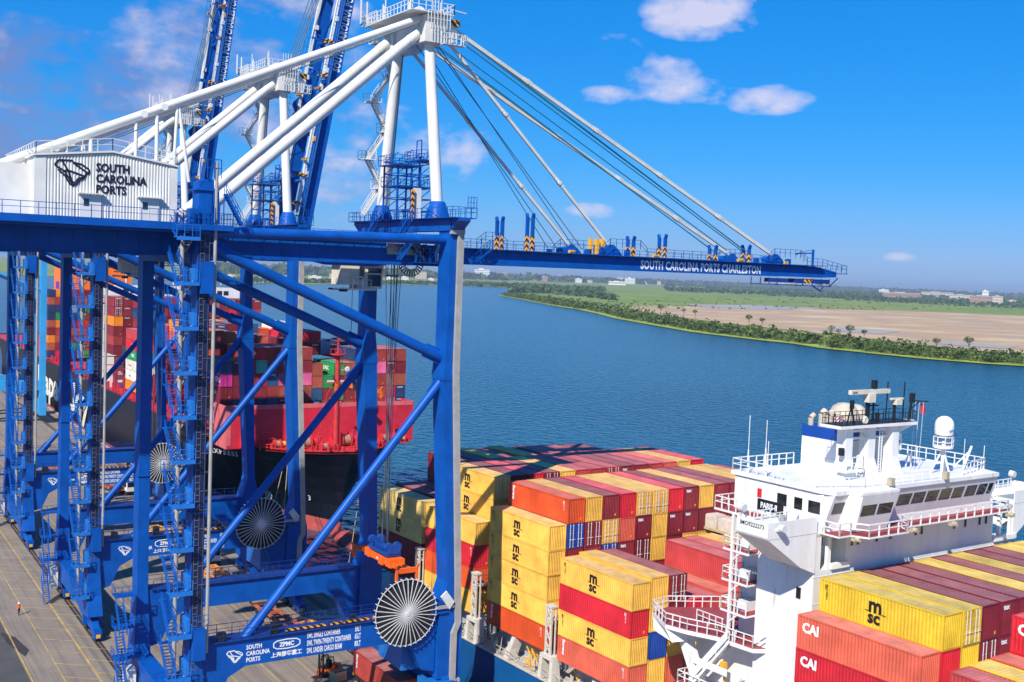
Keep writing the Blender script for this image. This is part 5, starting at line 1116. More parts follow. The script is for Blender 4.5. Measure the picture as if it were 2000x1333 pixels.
hrow(121, 30.2, {0:(0,['t','MN','mA','mL','PN']),1:(0,['mx','m','m','t']),2:(-1,['B','B','B','d','t']),3:(-1,['r','T','r','d','n']),4:(-1,['B','B','tx','B','t']),5:(-1,['B','B','P','R','mx']),6:(-1,['B','r','t','t','R']),
   7:(-1,['B','d','P','R','d']),8:(.25,['R','R','t','nx','R']),9:(1.25,['g','d','R','B']),10:(.25,['gU','m','g','mx','R']),11:(.25,['R','R','d','R','r']),12:(-.85,['nx','R','R','R','r']),13:(-.85,['B','R','r','d','n']),14:(-.85,['B','P','B','R','B']),
   15:(-.85,['B','dx','R','r','P']),16:(-.85,['B','m','R','nx','nx']) }, A)
hrow(121, 30.2, {17-1+0.0:(0,[])} if False else {}, A)
Bn = 'second bay behind breakwater'
hrow(135, 35.6, {0:(0,['OH','oA']),1:(0,['B','d']),2:(.1,['R','d']),3:(.3,['P']),4:(.3,['k']),5:(.4,['s']),6:(.5,['k']),7:(.6,['d']),8:(0,['r','P']),9:(0,['r','m']),10:(0,['r','mx']),11:(.9,['lE']),12:(1.2,['k']),13:(.9,['n']),14:(.8,['R']),15:(1.0,['R']),16:(2.0,['R'])}, Bn)
hrow(149, 36.4, {0:(-.1,['OH','sL']),1:(.2,['d']),2:(.2,['d']),3:(.1,['nx']),4:(0,['m']),5:(0,['lL','l']),6:(0,['t','n']),7:(0.4,['oD','o']),8:(.5,['r']),9:(-.2,['w']),10:(-.1,['w']),11:(.6,['k']),12:(.6,['s'])}, 'third bay behind breakwater')
hrow(163, 35.0, {0:(0,['k','k']),1:(0,['mx','m']),2:(0,['d','B']),3:(0,['gA','g']),4:(0,['d']),5:(0,['O','n']),6:(0,['t','G']),7:(0,['n']),8:(.5,['R'])}, 'fourth bay behind breakwater')
hrow(178, 32.6, {0:(0,['k','rL','g','w']),1:(0,['d','m']),2:(0,['R','d']),3:(-.9,['T','dX']),4:(-.9,['gL','m']),5:(0,['r']),6:(-1,['m']),7:(-1,['O']),8:(-1,['n']),9:(-1,['G'])}, 'fifth bay behind breakwater')
hrow(192, 32.0, {0:(0,['k','rA','gU','wq','wq','O']),1:(0,['k']),2:(0,['k'])}, 'sixth bay behind breakwater')
hrow(219, 39.8, {0:(0,['d#x','d#x','O','d','B','m']),1:(0,['dx','dx','mx','m','d']),2:(0.1,['kH','t','B']),3:(0,['r','s']),4:(0,['rL','n']),5:(0,['d','d','m']),6:(0,['d','d','m']),7:(0,['dx','m','t']),8:(0,['d','d','m']),9:(0,['mx','d','m']),10:(0,['d','d']),11:(0,['B#','d','m','O']),12:(0,['d','B','O','n']),13:(0,['mx','r','n','G']),14:(0,['d','m','d']),15:(0,['d','dx']),16:(0,['dx','B'])}, 'tall bay under bridge')
cs = MB(); colours = ['d','B','O','m','g','l','r','n','R']; random.seed(11)
for k in range(0, 15):
    for t_ in range(9):
        cs.m = random.randrange(len(colours)); x = 12.9+2.52*k; z = 38.6-2.74*(t_+1)
        cs.box(x, x+2.44, 322, 334, z+.03, z+2.7); cs.box(x+.1, x+2.34, 321.97, 322.0, z+.2, z+2.5)
tag(cs.build('container_stack', [CMAT[c] for c in colours]), 'wall of stacked containers in front of the bright orange funnel', 'containers', kind='stuff')
# ------------------------------------------------ mooring lines
for p, q in (((24.3,112,12.2),(7.6,80,.6)), ((24.6,112.0,11.2),(7.7,70.0,.6)), ((38.2,104.2,10.6),(7.8,44,.6)), ((39.5,104.6,10.4),(8.0,36.0,.6)), ((9.0,140,9.6),(7.6,118,.6))):
    pts = [Vector(p).lerp(Vector(q), i/10)-Vector((0,0,1.6*math.sin(math.pi*i/10))) for i in range(11)]
    b = MB(); b.path(pts, .06, 6); b.build('mooring_line', ROPE, HS).matrix_parent_inverse = HS.matrix_world.inverted() if False else Matrix.Translation((-34.4,-105,0))
# ------------------------------------------------------------------ water, quay, far shore
def nodes(m):
    m.use_nodes = True; t = m.node_tree; return t, t.nodes['Principled BSDF']
wm = bpy.data.materials.new('river water'); t, b = nodes(wm)
b.inputs['Base Color'].default_value = (.012, .062, .105, 1); b.inputs['Roughness'].default_value = .16; b.inputs['IOR'].default_value = 1.33; b.inputs['Specular IOR Level'].default_value = .5
g = t.nodes.new('ShaderNodeNewGeometry'); mp = t.nodes.new('ShaderNodeMapping'); mp.inputs['Rotation'].default_value = (0,0,.5); mp.inputs['Scale'].default_value = (1,.55,1); t.links.new(g.outputs['Position'], mp.inputs[0])
n1 = t.nodes.new('ShaderNodeTexNoise'); n1.inputs['Scale'].default_value = .34; n1.inputs['Detail'].default_value = 2.2; n1.inputs['Roughness'].default_value = .5; t.links.new(mp.outputs[0], n1.inputs['Vector'])
n2 = t.nodes.new('ShaderNodeTexNoise'); n2.inputs['Scale'].default_value = .006; n2.inputs['Detail'].default_value = 4; t.links.new(mp.outputs[0], n2.inputs['Vector'])
bp = t.nodes.new('ShaderNodeBump'); bp.inputs['Strength'].default_value = 1.0; bp.inputs['Distance'].default_value = 1.5; t.links.new(n1.outputs[0], bp.inputs['Height']); t.links.new(bp.outputs[0], b.inputs['Normal'])
mx = t.nodes.new('ShaderNodeMix'); mx.data_type = 'RGBA'; mr = t.nodes.new('ShaderNodeMapRange'); mr.inputs[1].default_value = .35; mr.inputs[2].default_value = .65; t.links.new(n2.outputs[0], mr.inputs[0]); t.links.new(mr.outputs[0], mx.inputs[0])
mx.inputs[6].default_value = (.003,.055,.092,1); mx.inputs[7].default_value = (.007,.078,.12,1); t.links.new(mx.outputs[2], b.inputs['Base Color'])
q = MB(); q.add([(8.6,-2500,WATER),(9000,-2500,WATER),(9000,9000,WATER),(8.6,9000,WATER)], [(0,1,2,3)]); struct(q.build('river_water', wm))
# quay
cm_ = bpy.data.materials.new('quay concrete'); t, b = nodes(cm_); b.inputs['Roughness'].default_value = .85
g = t.nodes.new('ShaderNodeNewGeometry'); sp = t.nodes.new('ShaderNodeSeparateXYZ'); t.links.new(g.outputs['Position'], sp.inputs[0])
def mth(op, x, y, cl=False):
    n = t.nodes.new('ShaderNodeMath'); n.operation = op; n.use_clamp = cl
    for i, v in enumerate((x, y)):
        if isinstance(v, (int, float)): n.inputs[i].default_value = v
        else: t.links.new(v, n.inputs[i])
    return n.outputs[0]
n1 = t.nodes.new('ShaderNodeTexNoise'); n1.inputs['Scale'].default_value = .16; n1.inputs['Detail'].default_value = 9; n1.inputs['Roughness'].default_value = .7; t.links.new(g.outputs['Position'], n1.inputs['Vector'])
n3 = t.nodes.new('ShaderNodeTexNoise'); n3.inputs['Scale'].default_value = 1.0; n3.inputs['Detail'].default_value = 6; mp = t.nodes.new('ShaderNodeMapping'); mp.inputs['Scale'].default_value = (2.2,.09,1); t.links.new(g.outputs['Position'], mp.inputs[0]); t.links.new(mp.outputs[0], n3.inputs['Vector'])
cr = t.nodes.new('ShaderNodeValToRGB'); cr.color_ramp.elements[0].position = .28; cr.color_ramp.elements[0].color = (.15,.122,.098,1); cr.color_ramp.elements[1].position = .72; cr.color_ramp.elements[1].color = (.30,.245,.19,1)
t.links.new(mth('ADD', mth('MULTIPLY', n1.outputs[0], .6), mth('MULTIPLY', n3.outputs[0], .4)), cr.inputs[0])
fx = mth('FRACT', mth('MULTIPLY', sp.outputs[0], 1/6.1), 0); fy = mth('FRACT', mth('MULTIPLY', sp.outputs[1], 1/15.0), 0)
tn = t.nodes.new('ShaderNodeTexNoise'); tn.inputs['Scale'].default_value = 1.0; tn.inputs['Detail'].default_value = 5; tp = t.nodes.new('ShaderNodeMapping'); tp.inputs['Scale'].default_value = (.9,.012,1); tp.inputs['Rotation'].default_value = (0,0,.04); t.links.new(g.outputs['Position'], tp.inputs[0]); t.links.new(tp.outputs[0], tn.inputs['Vector'])
jt = mth('MAXIMUM', mth('LESS_THAN', fx, .012), mth('LESS_THAN', fy, .006))
mx = t.nodes.new('ShaderNodeMix'); mx.data_type = 'RGBA'; t.links.new(mth('MULTIPLY', jt, .55), mx.inputs[0]); t.links.new(cr.outputs[0], mx.inputs[6]); mx.inputs[7].default_value = (.07,.06,.055,1)
sn = t.nodes.new('ShaderNodeTexVoronoi'); sn.inputs['Scale'].default_value = .09; t.links.new(g.outputs['Position'], sn.inputs['Vector'])
m3 = t.nodes.new('ShaderNodeMix'); m3.data_type = 'RGBA'; t.links.new(mth('MULTIPLY', mth('SUBTRACT', .16, sn.outputs['Distance'], True), 2.2, True), m3.inputs[0]); t.links.new(mx.outputs[2], m3.inputs[6]); m3.inputs[7].default_value = (.075,.068,.06,1); m5 = t.nodes.new('ShaderNodeMix'); m5.data_type = 'RGBA'; t.links.new(mth('MULTIPLY', mth('SUBTRACT', tn.outputs[0], .52, True), 3.2, True), m5.inputs[0]); t.links.new(m3.outputs[2], m5.inputs[6]); m5.inputs[7].default_value = (.085,.074,.064,1); t.links.new(m5.outputs[2], b.inputs['Base Color'])
bpn = t.nodes.new('ShaderNodeBump'); bpn.inputs['Strength'].default_value = .3; bpn.inputs['Distance'].default_value = .03; t.links.new(n1.outputs[0], bpn.inputs['Height']); t.links.new(bpn.outputs[0], b.inputs['Normal'])
q = MB(); q.box(-37.4, 8.4, -400, 900, -9, 0); struct(q.build('quay', cm_))
q = MB(); q.box(-900, -37.4, -400, 900, -9, -.004); struct(q.build('yard', mat('worn asphalt', (.075,.072,.07), .9, .3, .25)))
q = MB(); q.box(8.4, 8.95, -400, 900, -3, -.35); q.box(7.7, 8.4, -400, 900, 0, .22); struct(q.build('quay_edge', mat('kerb concrete', (.40,.33,.25), .8, .25, .8)))
fd = [y for y in range(-20, 240, 14)]
for i, y in enumerate(fd):
    f = MB(); f.box(8.95,10.4,y-.9,y+.9,-3.6,-.5); f.box(10.4,10.6,y-1.0,y+1.0,-3.8,-.4); o = f.build('quay_fender', RUBBER); tag(o, 'black rubber quay fender below the quay edge', 'fender', 'rubber fenders along the quay edge')
slot = mat('rail slot', (.035,.03,.028), .7, .3, 1)
for x in (LX, 1.0):
    q = MB(); q.box(x-.42,x+.42,-200,600,.0,.006); q.m = 1; q.box(x-.05,x+.05,-200,600,.006,.03); struct(q.build('crane_rail', [slot, mat('worn rail steel', (.25,.17,.12), .4, .2, 1)]))
q = MB(); q.box(4.6,5.6,-200,600,0,.008); struct(q.build('cable_slot', mat('rust red channel', (.17,.07,.05), .8, .3, .6)))
yl = mat('worn yellow road paint', (.55,.36,.07), .8, .45, .5)
q = MB(); zz = .012
for x, w_ in ((-30.05,.16),(-25.0,.10),(-33.8,.10),(-37.2,.16),(-20.4,.10),(-15.8,.10),(-11.2,.10),(-6.6,.10)): q.box(x-w_/2,x+w_/2,-100,400,.004,zz)
for i in range(-6, 60): y = i*5.2; q.add([(-30,y,zz),(-25.1,y-4.2,zz),(-25.1,y-4.05,zz),(-30,y+.15,zz)], [(0,1,2,3)]); q.add([(-33.7,y,zz),(-30.1,y-2.6,zz),(-30.1,y-2.45,zz),(-33.7,y+.15,zz)], [(0,1,2,3)])
struct(q.build('road_marking', yl))
q = MB(); q.add([(-38.0,52,.005),(-36.6,49,.005),(-35.8,43,.005),(-36.6,40.6,.005),(-37.3,44,.005),(-37.9,47,.005)], [(0,1,2,3,4,5)]); struct(q.build('oil_stain', mat('oil stain', (.045,.035,.034), .7, .3, 1)))
# land
lm_ = bpy.data.materials.new('marsh land'); t, b = nodes(lm_); b.inputs['Roughness'].default_value = .95; b.inputs['Specular IOR Level'].default_value = .1
g = t.nodes.new('ShaderNodeNewGeometry')
n1 = t.nodes.new('ShaderNodeTexNoise'); n1.inputs['Scale'].default_value = .004; n1.inputs['Detail'].default_value = 9; n1.inputs['Roughness'].default_value = .62; t.links.new(g.outputs['Position'], n1.inputs['Vector'])
n2 = t.nodes.new('ShaderNodeTexNoise'); n2.inputs['Scale'].default_value = .03; n2.inputs['Detail'].default_value = 8; n2.inputs['Roughness'].default_value = .7; t.links.new(g.outputs['Position'], n2.inputs['Vector'])
cr = t.nodes.new('ShaderNodeValToRGB'); e = cr.color_ramp.elements; e[0].position = .30; e[0].color = (.070,.13,.025,1); e[1].position = .70; e[1].color = (.36,.27,.10,1)
for p_, c_ in ((.45,(.14,.22,.04,1)),(.55,(.23,.26,.065,1))): x = e.new(p_); x.color = c_
t.links.new(mth('ADD', mth('MULTIPLY', n1.outputs[0], .6), mth('MULTIPLY', n2.outputs[0], .4)), cr.inputs[0]); t.links.new(cr.outputs[0], b.inputs['Base Color'])
def ground(px, py, z=WATER):
    d_ = fwd + rgt*((px-1000)/2210.66) - upv*((py-666.5)/2210.66); k = (z-CAM.z)/d_.z; return CAM+d_*k
def sheet(name, pts, z, m_):
    q = MB(); q.add([(x,y,z) for x,y in pts], [tuple(range(len(pts)))]); return struct(q.build(name, m_))
shore = [(1407,2330),(1250,1960),(1132,1700),(1075,1560),(1031,1437),(960,1290),(876,1132),(825,1010),(785,912),(752,830),(740,774),(728,700),(724,650),(704,600),(700,540),(699,486),(712,440),(726,414),(760,300),(900,-200),(1200,-1200)]
land = shore+[(9000,-1200),(30000,9000),(30000,34000),(-8000,34000),(-8000,5200),(300,3250),(700,3120),(1048,3096),(1203,3088),(1634,3507),(1987,3712),(2250,3800),(2120,3300),(1760,2750)]
sheet('marsh_land', land, WATER+.5, lm_)
mud = [(1180,607),(1240,600),(1400,599),(1600,604),(1800,610),(2100,622),(2100,700),(1950,692),(1800,676),(1700,664),(1560,648),(1440,636),(1330,622),(1240,613)]
mm_ = bpy.data.materials.new('mud flat'); t, b = nodes(mm_); b.inputs['Roughness'].default_value = .8; b.inputs['Specular IOR Level'].default_value = .3; g = t.nodes.new('ShaderNodeNewGeometry'); n1 = t.nodes.new('ShaderNodeTexNoise'); n1.inputs['Scale'].default_value = .008; n1.inputs['Detail'].default_value = 9; n1.inputs['Roughness'].default_value = .6; t.links.new(g.outputs['Position'], n1.inputs['Vector'])
cr = t.nodes.new('ShaderNodeValToRGB'); e = cr.color_ramp.elements; e[0].position = .32; e[0].color = (.36,.29,.23,1); e[1].position = .7; e[1].color = (.62,.47,.27,1); x = e.new(.47); x.color = (.43,.28,.15,1); t.links.new(n1.outputs[0], cr.inputs[0]); t.links.new(cr.outputs[0], b.inputs['Base Color'])
sheet('mud_flat', [(ground(x,y).x, ground(x,y).y) for x,y in mud], WATER+1.0, mm_)
sg = bpy.data.materials.new('bright shore grass')
q = MB(); sh = [Vector((x,y,0)) for x,y in shore]
for a, c in zip(sh[2:-1], sh[3:]):
    d_ = (c-a).normalized(); nn = Vector((-d_.y, d_.x, 0))
    if nn.x < 0: nn = -nn
    w1 = 9+6*math.sin(a.y*.01); q.add([(a.x,a.y,WATER+.7),(c.x,c.y,WATER+.7),(c.x+nn.x*20,c.y+nn.y*20,WATER+.75),(a.x+nn.x*20,a.y+nn.y*20,WATER+.75)], [(0,1,2,3)])
struct(q.build('shore_grass', mat('bright marsh grass', (.30,.37,.03), .9, .35, .06)))
for pts, nm, col in (([(1330,595.5),(1480,597.5),(1620,603.5),(1500,607),(1380,601.5)], 'tidal_pool', (.30,.34,.40)), ([(1640,641),(1760,650),(1720,655),(1600,648)], 'tidal_pool', (.27,.30,.36)), ([(1840,668),(1990,680),(1960,684),(1830,674)], 'tidal_pool', (.30,.36,.42))):
    mw = mat('shallow tidal water', (.36,.33,.30), .6, .2, .01, spec=.3); sheet(nm, [(ground(x,y).x, ground(x,y).y) for x,y in pts], WATER+1.3, mw)
# vegetation: leaf clumps
def leafmat(name, a, c):
    m_ = bpy.data.materials.new(name); t, b = nodes(m_); b.inputs['Roughness'].default_value = .8; b.inputs['Specular IOR Level'].default_value = .15
    g = t.nodes.new('ShaderNodeNewGeometry'); n = t.nodes.new('ShaderNodeTexNoise'); n.inputs['Scale'].default_value = .06; n.inputs['Detail'].default_value = 6; t.links.new(g.outputs['Position'], n.inputs['Vector'])
    mx = t.nodes.new('ShaderNodeMix'); mx.data_type = 'RGBA'; mr = t.nodes.new('ShaderNodeMapRange'); mr.inputs[1].default_value = .35; mr.inputs[2].default_value = .65; t.links.new(n.outputs[0], mr.inputs[0])
    ad = t.nodes.new('ShaderNodeMath'); ad.operation = 'ADD'; ad.use_clamp = True; sc_ = t.nodes.new('ShaderNodeMath'); sc_.operation = 'MULTIPLY_ADD'; t.links.new(g.outputs['Random Per Island'], sc_.inputs[0]); sc_.inputs[1].default_value = .6; sc_.inputs[2].default_value = -.3
    t.links.new(mr.outputs[0], ad.inputs[0]); t.links.new(sc_.outputs[0], ad.inputs[1]); t.links.new(ad.outputs[0], mx.inputs[0]); mx.inputs[6].default_value = (*a,1); mx.inputs[7].default_value = (*c,1); t.links.new(mx.outputs[2], b.inputs['Base Color']); return m_
LEAF = leafmat('shore foliage', (.028,.055,.014), (.115,.155,.035)); LEAF2 = leafmat('far foliage', (.026,.062,.022), (.075,.115,.04))
rnd = random.Random(5)
def clump(b, c, rx, rz, n, s):
    for i in range(n):
        a = rnd.uniform(0, 2*math.pi); zc = rnd.uniform(-.6, 1); rr = math.sqrt(max(.05, 1-max(0,zc)**2))*rnd.uniform(.35, 1.0)
        p = Vector((c[0]+rx*rr*math.cos(a), c[1]+rx*rr*math.sin(a), c[2]+rz*zc)); u = Vector((rnd.gauss(0,1), rnd.gauss(0,1), rnd.gauss(0,.6))).normalized(); v = u.cross(Vector((rnd.gauss(0,1), rnd.gauss(0,1), rnd.gauss(0,1)))).normalized(); k = s*rnd.uniform(.6,1.4)
        b.add([p-u*k-v*k*.6, p+u*k-v*k*.7, p+u*k*.8+v*k*.7, p-u*k*.7+v*k*.6], [(0,1,2,3)])
wood = MB()
for a, c in zip(sh[:-3], sh[1:-2]):
    L = (c-a).length; d_ = (c-a).normalized(); nn = Vector((-d_.y, d_.x, 0)); nn = -nn if nn.x < 0 else nn
    dist = ((a+c)/2-CAM).length; cnt = int(L*(1.9 if dist < 900 else .95))
    for i in range(cnt):
        p = a.lerp(c, rnd.random())+nn*(rnd.uniform(13, 48) if rnd.random() < .8 else rnd.uniform(30, 95)); h_ = rnd.choice((rnd.uniform(2.5,5), rnd.uniform(4,8), rnd.uniform(5,9.5)))
        clump(wood, (p.x, p.y, WATER+1+h_*.45), h_*.8, h_*.62, 38 if dist < 1100 else 20, h_*(.13 if dist < 1100 else .18))
tag(wood.build('shore_scrub', LEAF), 'dense green scrub and low trees along the marsh shoreline', 'scrub', kind='stuff')
far = MB()
def band(x0, y0, x1, y1, n, hmin, hmax, jit):
    for i in range(n):
        f = rnd.random(); xx = x0+(x1-x0)*f; p = ground(xx, max(y0+(y1-y0)*f+rnd.uniform(-jit, jit), 534+(xx-1000)*.0383+9)); h_ = rnd.uniform(hmin, hmax)
        clump(far, (p.x, p.y, WATER+h_*.5), h_*1.5, h_*.55, 7, h_*.55)
band(1000,567,1170,574,420,8,13,5); band(905,556,1180,568,420,7,12,3); band(420,549,960,557,700,6,10,2); band(1080,572,1200,584,160,5,9,4)
band(1300,566,2000,592,900,7,13,4); band(1500,576,2000,598,500,5,10,3); band(1650,585,2000,602,260,3,6,3); band(1380,560,2000,585,700,12,20,4)
band(430,533,1500,555,900,9,15,4); band(1300,556,2050,577,1200,10,17,4); band(400,530,2050,576,1300,30,46,2)
for i in range(260):
    p = ground(rnd.uniform(1120,2000), rnd.uniform(585,606)); h_ = rnd.uniform(1.5,3.5); clump(far, (p.x,p.y,WATER+1+h_*.4), h_*1.4, h_*.5, 6, h_*.5)
tag(far.build('far_woods', LEAF2), 'far wooded plain behind the marsh, reading as one green mass', 'woods', kind='stuff')
BARK = mat('grey brown bark', (.11,.085,.06), .9, .3, 2)
for i, (px, py, hpx, lb) in enumerate(((1891,693,32,'tall thin tree with a small crown, rightmost above the shoreline scrub'),(1828,690,27,'bare-stemmed tree left of the rightmost tall thin tree'),(1659,668,31,'leafy tree standing above scrub below the long boom tip'),(1623,664,26,'thin sparse tree just left of the leafy tree under the boom tip'),(1636,664,20,'small sparse tree between two taller shore trees'),(1687,666,20,'small round tree right of the leafy shore tree'),(1462,640,24,'tall tree with a dense dark crown above the middle of the shoreline'),(1488,642,20,'flat-topped tree right of the dense dark shore tree'),(1335,622,19,'feathery tree on the left part of the shoreline'),(1357,624,18,'twin-crowned tree right of the feathery shore tree'),(1290,618,22,'broad green tree where the mud flat begins'))):
    p = ground(px, py); sc_ = (p-CAM).length/2210.66; H_ = hpx*sc_; tr = empty('shore_tree', (p.x, p.y, WATER+.6)); tag(tr, lb, 'tree', 'single trees along the marsh shore')
    b_ = MB(); b_.tube((0,0,0),(H_*.03,0,H_*.62),H_*.028,H_*.016,n=8)
    for k in range(5): a = k*1.3; b_.tube((H_*.02,0,H_*(.42+.05*k)),(H_*.2*math.cos(a),H_*.2*math.sin(a),H_*(.68+.04*k)),H_*.012,H_*.006,n=6)
    b_.build('trunk', BARK, tr)
    b_ = MB()
    for k in range(7 if i not in (3,4,8) else 4): a = k*2.4; clump(b_, (H_*.17*math.cos(a)*(k > 0), H_*.17*math.sin(a)*(k > 0), H_*(.72+.05*(k % 4))), H_*.14, H_*.12, 60, H_*.024)
    b_.build('crown', LEAF, tr)
# far buildings
BW = mat('far white wall', (.72,.70,.67), .7, .08, .05); BT = mat('far tan wall', (.55,.44,.34), .7, .1, .05); BR_ = mat('far brick wall', (.36,.20,.15), .8, .1, .05); BGr = mat('far grey roof', (.35,.35,.37), .7, .1, .05); WIN = mat('far window strip', (.12,.15,.19), .3, .1, .05)
def building(px, py, wpx, hpx, m_, label, name='building', floors=3, depth=26, zoff=0):
    p = ground(px, py, -3); sc_ = (p-CAM).length/2210.66; W_, H_ = wpx*sc_*1.1, hpx*sc_*1.35
    r_ = empty(name, (p.x, p.y, -4), math.atan2(-(p.x-CAM.x), p.y-CAM.y)); tag(r_, label, 'building')
    b_ = MB(); b_.box(-W_/2, W_/2, 0, depth*2.2, 0, H_); wl = b_.build('wall', m_, r_)
    b_ = MB(); b_.box(-W_/2-.4, W_/2+.4, -.4, depth*2.2+.4, H_, H_*1.05+.4); b_.box(-W_*.2, W_*.1, 8, 20, H_, H_*1.16+1); b_.build('roof', BGr if m_ is not BW else BW, r_)
    for k in range(floors): 
        w_ = MB(); z = H_*(k+.45)/floors
        nwin = max(4, int(W_/7)); 
        for j in range(nwin): x = -W_/2+W_*(j+.2)/nwin; w_.box(x, x+W_/nwin*.6, -.5, -.02, z, z+H_/floors*.35)
        w_.build('window_row', WIN, r_)
for a in ((941,545,27,13,BW,'big white hospital-like block on the far shore beside the crane leg','building',5),(905,543,9,6,BW,'small white block left of the big white far-shore block'),(914,543,6,5,BT,'tan low block left of the big white far-shore block'),(985,543,13,7,BR_,'brick building right of the big white far-shore block'),(1017,546,14,6,BT,'low tan hall left of the red roofed far buildings'),(1040,549,14,8,BR_,'row of brick apartments below the mast on the far shore','building',4),(1062,550,14,7,BR_,'second brick apartment row right of the first brick row','building',4),(1095,545,10,5,BW,'white hall above the woods left of the boom lettering'),(1130,553,12,6,BW,'bright white cube house at the edge of the far woods'),(1152,553,9,4,BT,'low tan shed right of the bright white cube'),(1205,557,30,5,BW,'long low bright white warehouse roof beyond the marsh','building',1),(1211,553,12,8,BT,'tan block behind the long white warehouse','building',4),(1230,555,18,8,BW,'pale offices right of the tan block behind the white warehouse','building',4),(1258,555,13,5,BW,'white house cluster right of the pale offices'),(1287,557,7,5,BT,'small tan house right of the white cluster'),(1525,559,50,4,BW,'long pale blue-white factory under the boom tip','building',1),(1517,557,6,8,BT,'tan tower on the long factory under the boom tip','building',3),(1726,573,16,5,BW,'small white hall among trees right of the boom tip'),(1737,577,16,4,BW,'low white block below the small white hall'),(1760,584,60,8,BR_,'wide grey-brown shed right of the boom tip','building',1),(1830,580,50,6,BT,'long sandy warehouse towards the right edge','building',2),(1877,585,36,6,BT,'sandy factory hall right of the long sandy warehouse','building',2),(1924,587,10,12,BW,'white twin silo tower at the right','building',3),(1915,592,34,9,BR_,'rust brown plant below the white twin silos','building',2),(1948,594,16,10,BT,'tan plant block right of the white silos','building',3),(450,545,16,5,BW,'white far-shore sheds left of the near crane braces'),(520,547,20,6,BW,'row of white far-shore sheds between two blue legs'),(560,546,14,5,BT,'tan far-shore sheds right of the white row'),(615,548,22,6,BW,'white far-shore halls behind the long diagonal brace'),(650,546,12,8,BT,'tan far-shore block left of the operator cab','building',3),(760,549,12,5,BW,'white far-shore house between the hoist ropes'),(790,548,14,5,BW,'white far-shore hall right of the hoist ropes'),(822,545,20,10,BT,'tan town blocks on the skyline left of the crane leg','building',4),(842,551,10,5,BW,'small white house beside the crane leg on the far shore')): building(*a)
tk = empty('storage_tank', tuple(ground(1976,592,-3))); tag(tk, 'pale round storage tank near the right edge of the far plain', 'tank'); b_ = MB(); b_.lathe((0,0,0), [(0,0),(24,0),(24,14),(0,17)], 28); b_.build('shell', BT, tk, True)
br_ = empty('road_bridge', tuple(ground(420,556,-3))); tag(br_, 'low concrete road bridge on many piers across the far water', 'bridge'); p0 = ground(395,556,-3); p1 = ground(505,551,-3); b_ = MB(); b_.bar(p0-p0+Vector((0,0,16)), (p1-p0)+Vector((0,0,10)), 9, 2.2)
b_.build('bridge_deck', BT, br_)
for k in range(12): b_ = MB(); q_ = (p1-p0)*(k/11); b_.box(q_.x-1.5,q_.x+1.5,q_.y-2,q_.y+2,-4,16-6*k/11); b_.build('pier', BT, br_)
for px, py, hp, lb in ((1031,546,18,'thin red and white mast above the brick rows on the far shore'),(1793,566,24,'thin radio mast on the right skyline'),(1876,572,18,'thin mast near the sandy factory halls')):
    p = ground(px, py, -3); H_ = hp*(p-CAM).length/2210.66; b_ = MB(); b_.tube((0,0,0),(0,0,H_),1.6,.8,n=6); o = b_.build('radio_mast', mat('mast grey', (.5,.45,.45))); o.location = p; tag(o, lb, 'mast')
bu = MB(); bu.lathe((0,0,0), [(0,-.3),(1.3,-.3),(1.3,.3),(.4,.5),(.3,2.4),(0,2.5)], 14); o = bu.build('channel_buoy', CMAT['G']); o.location = ground(771,625); tag(o, 'small green channel buoy on the river between the hoist ropes', 'buoy')
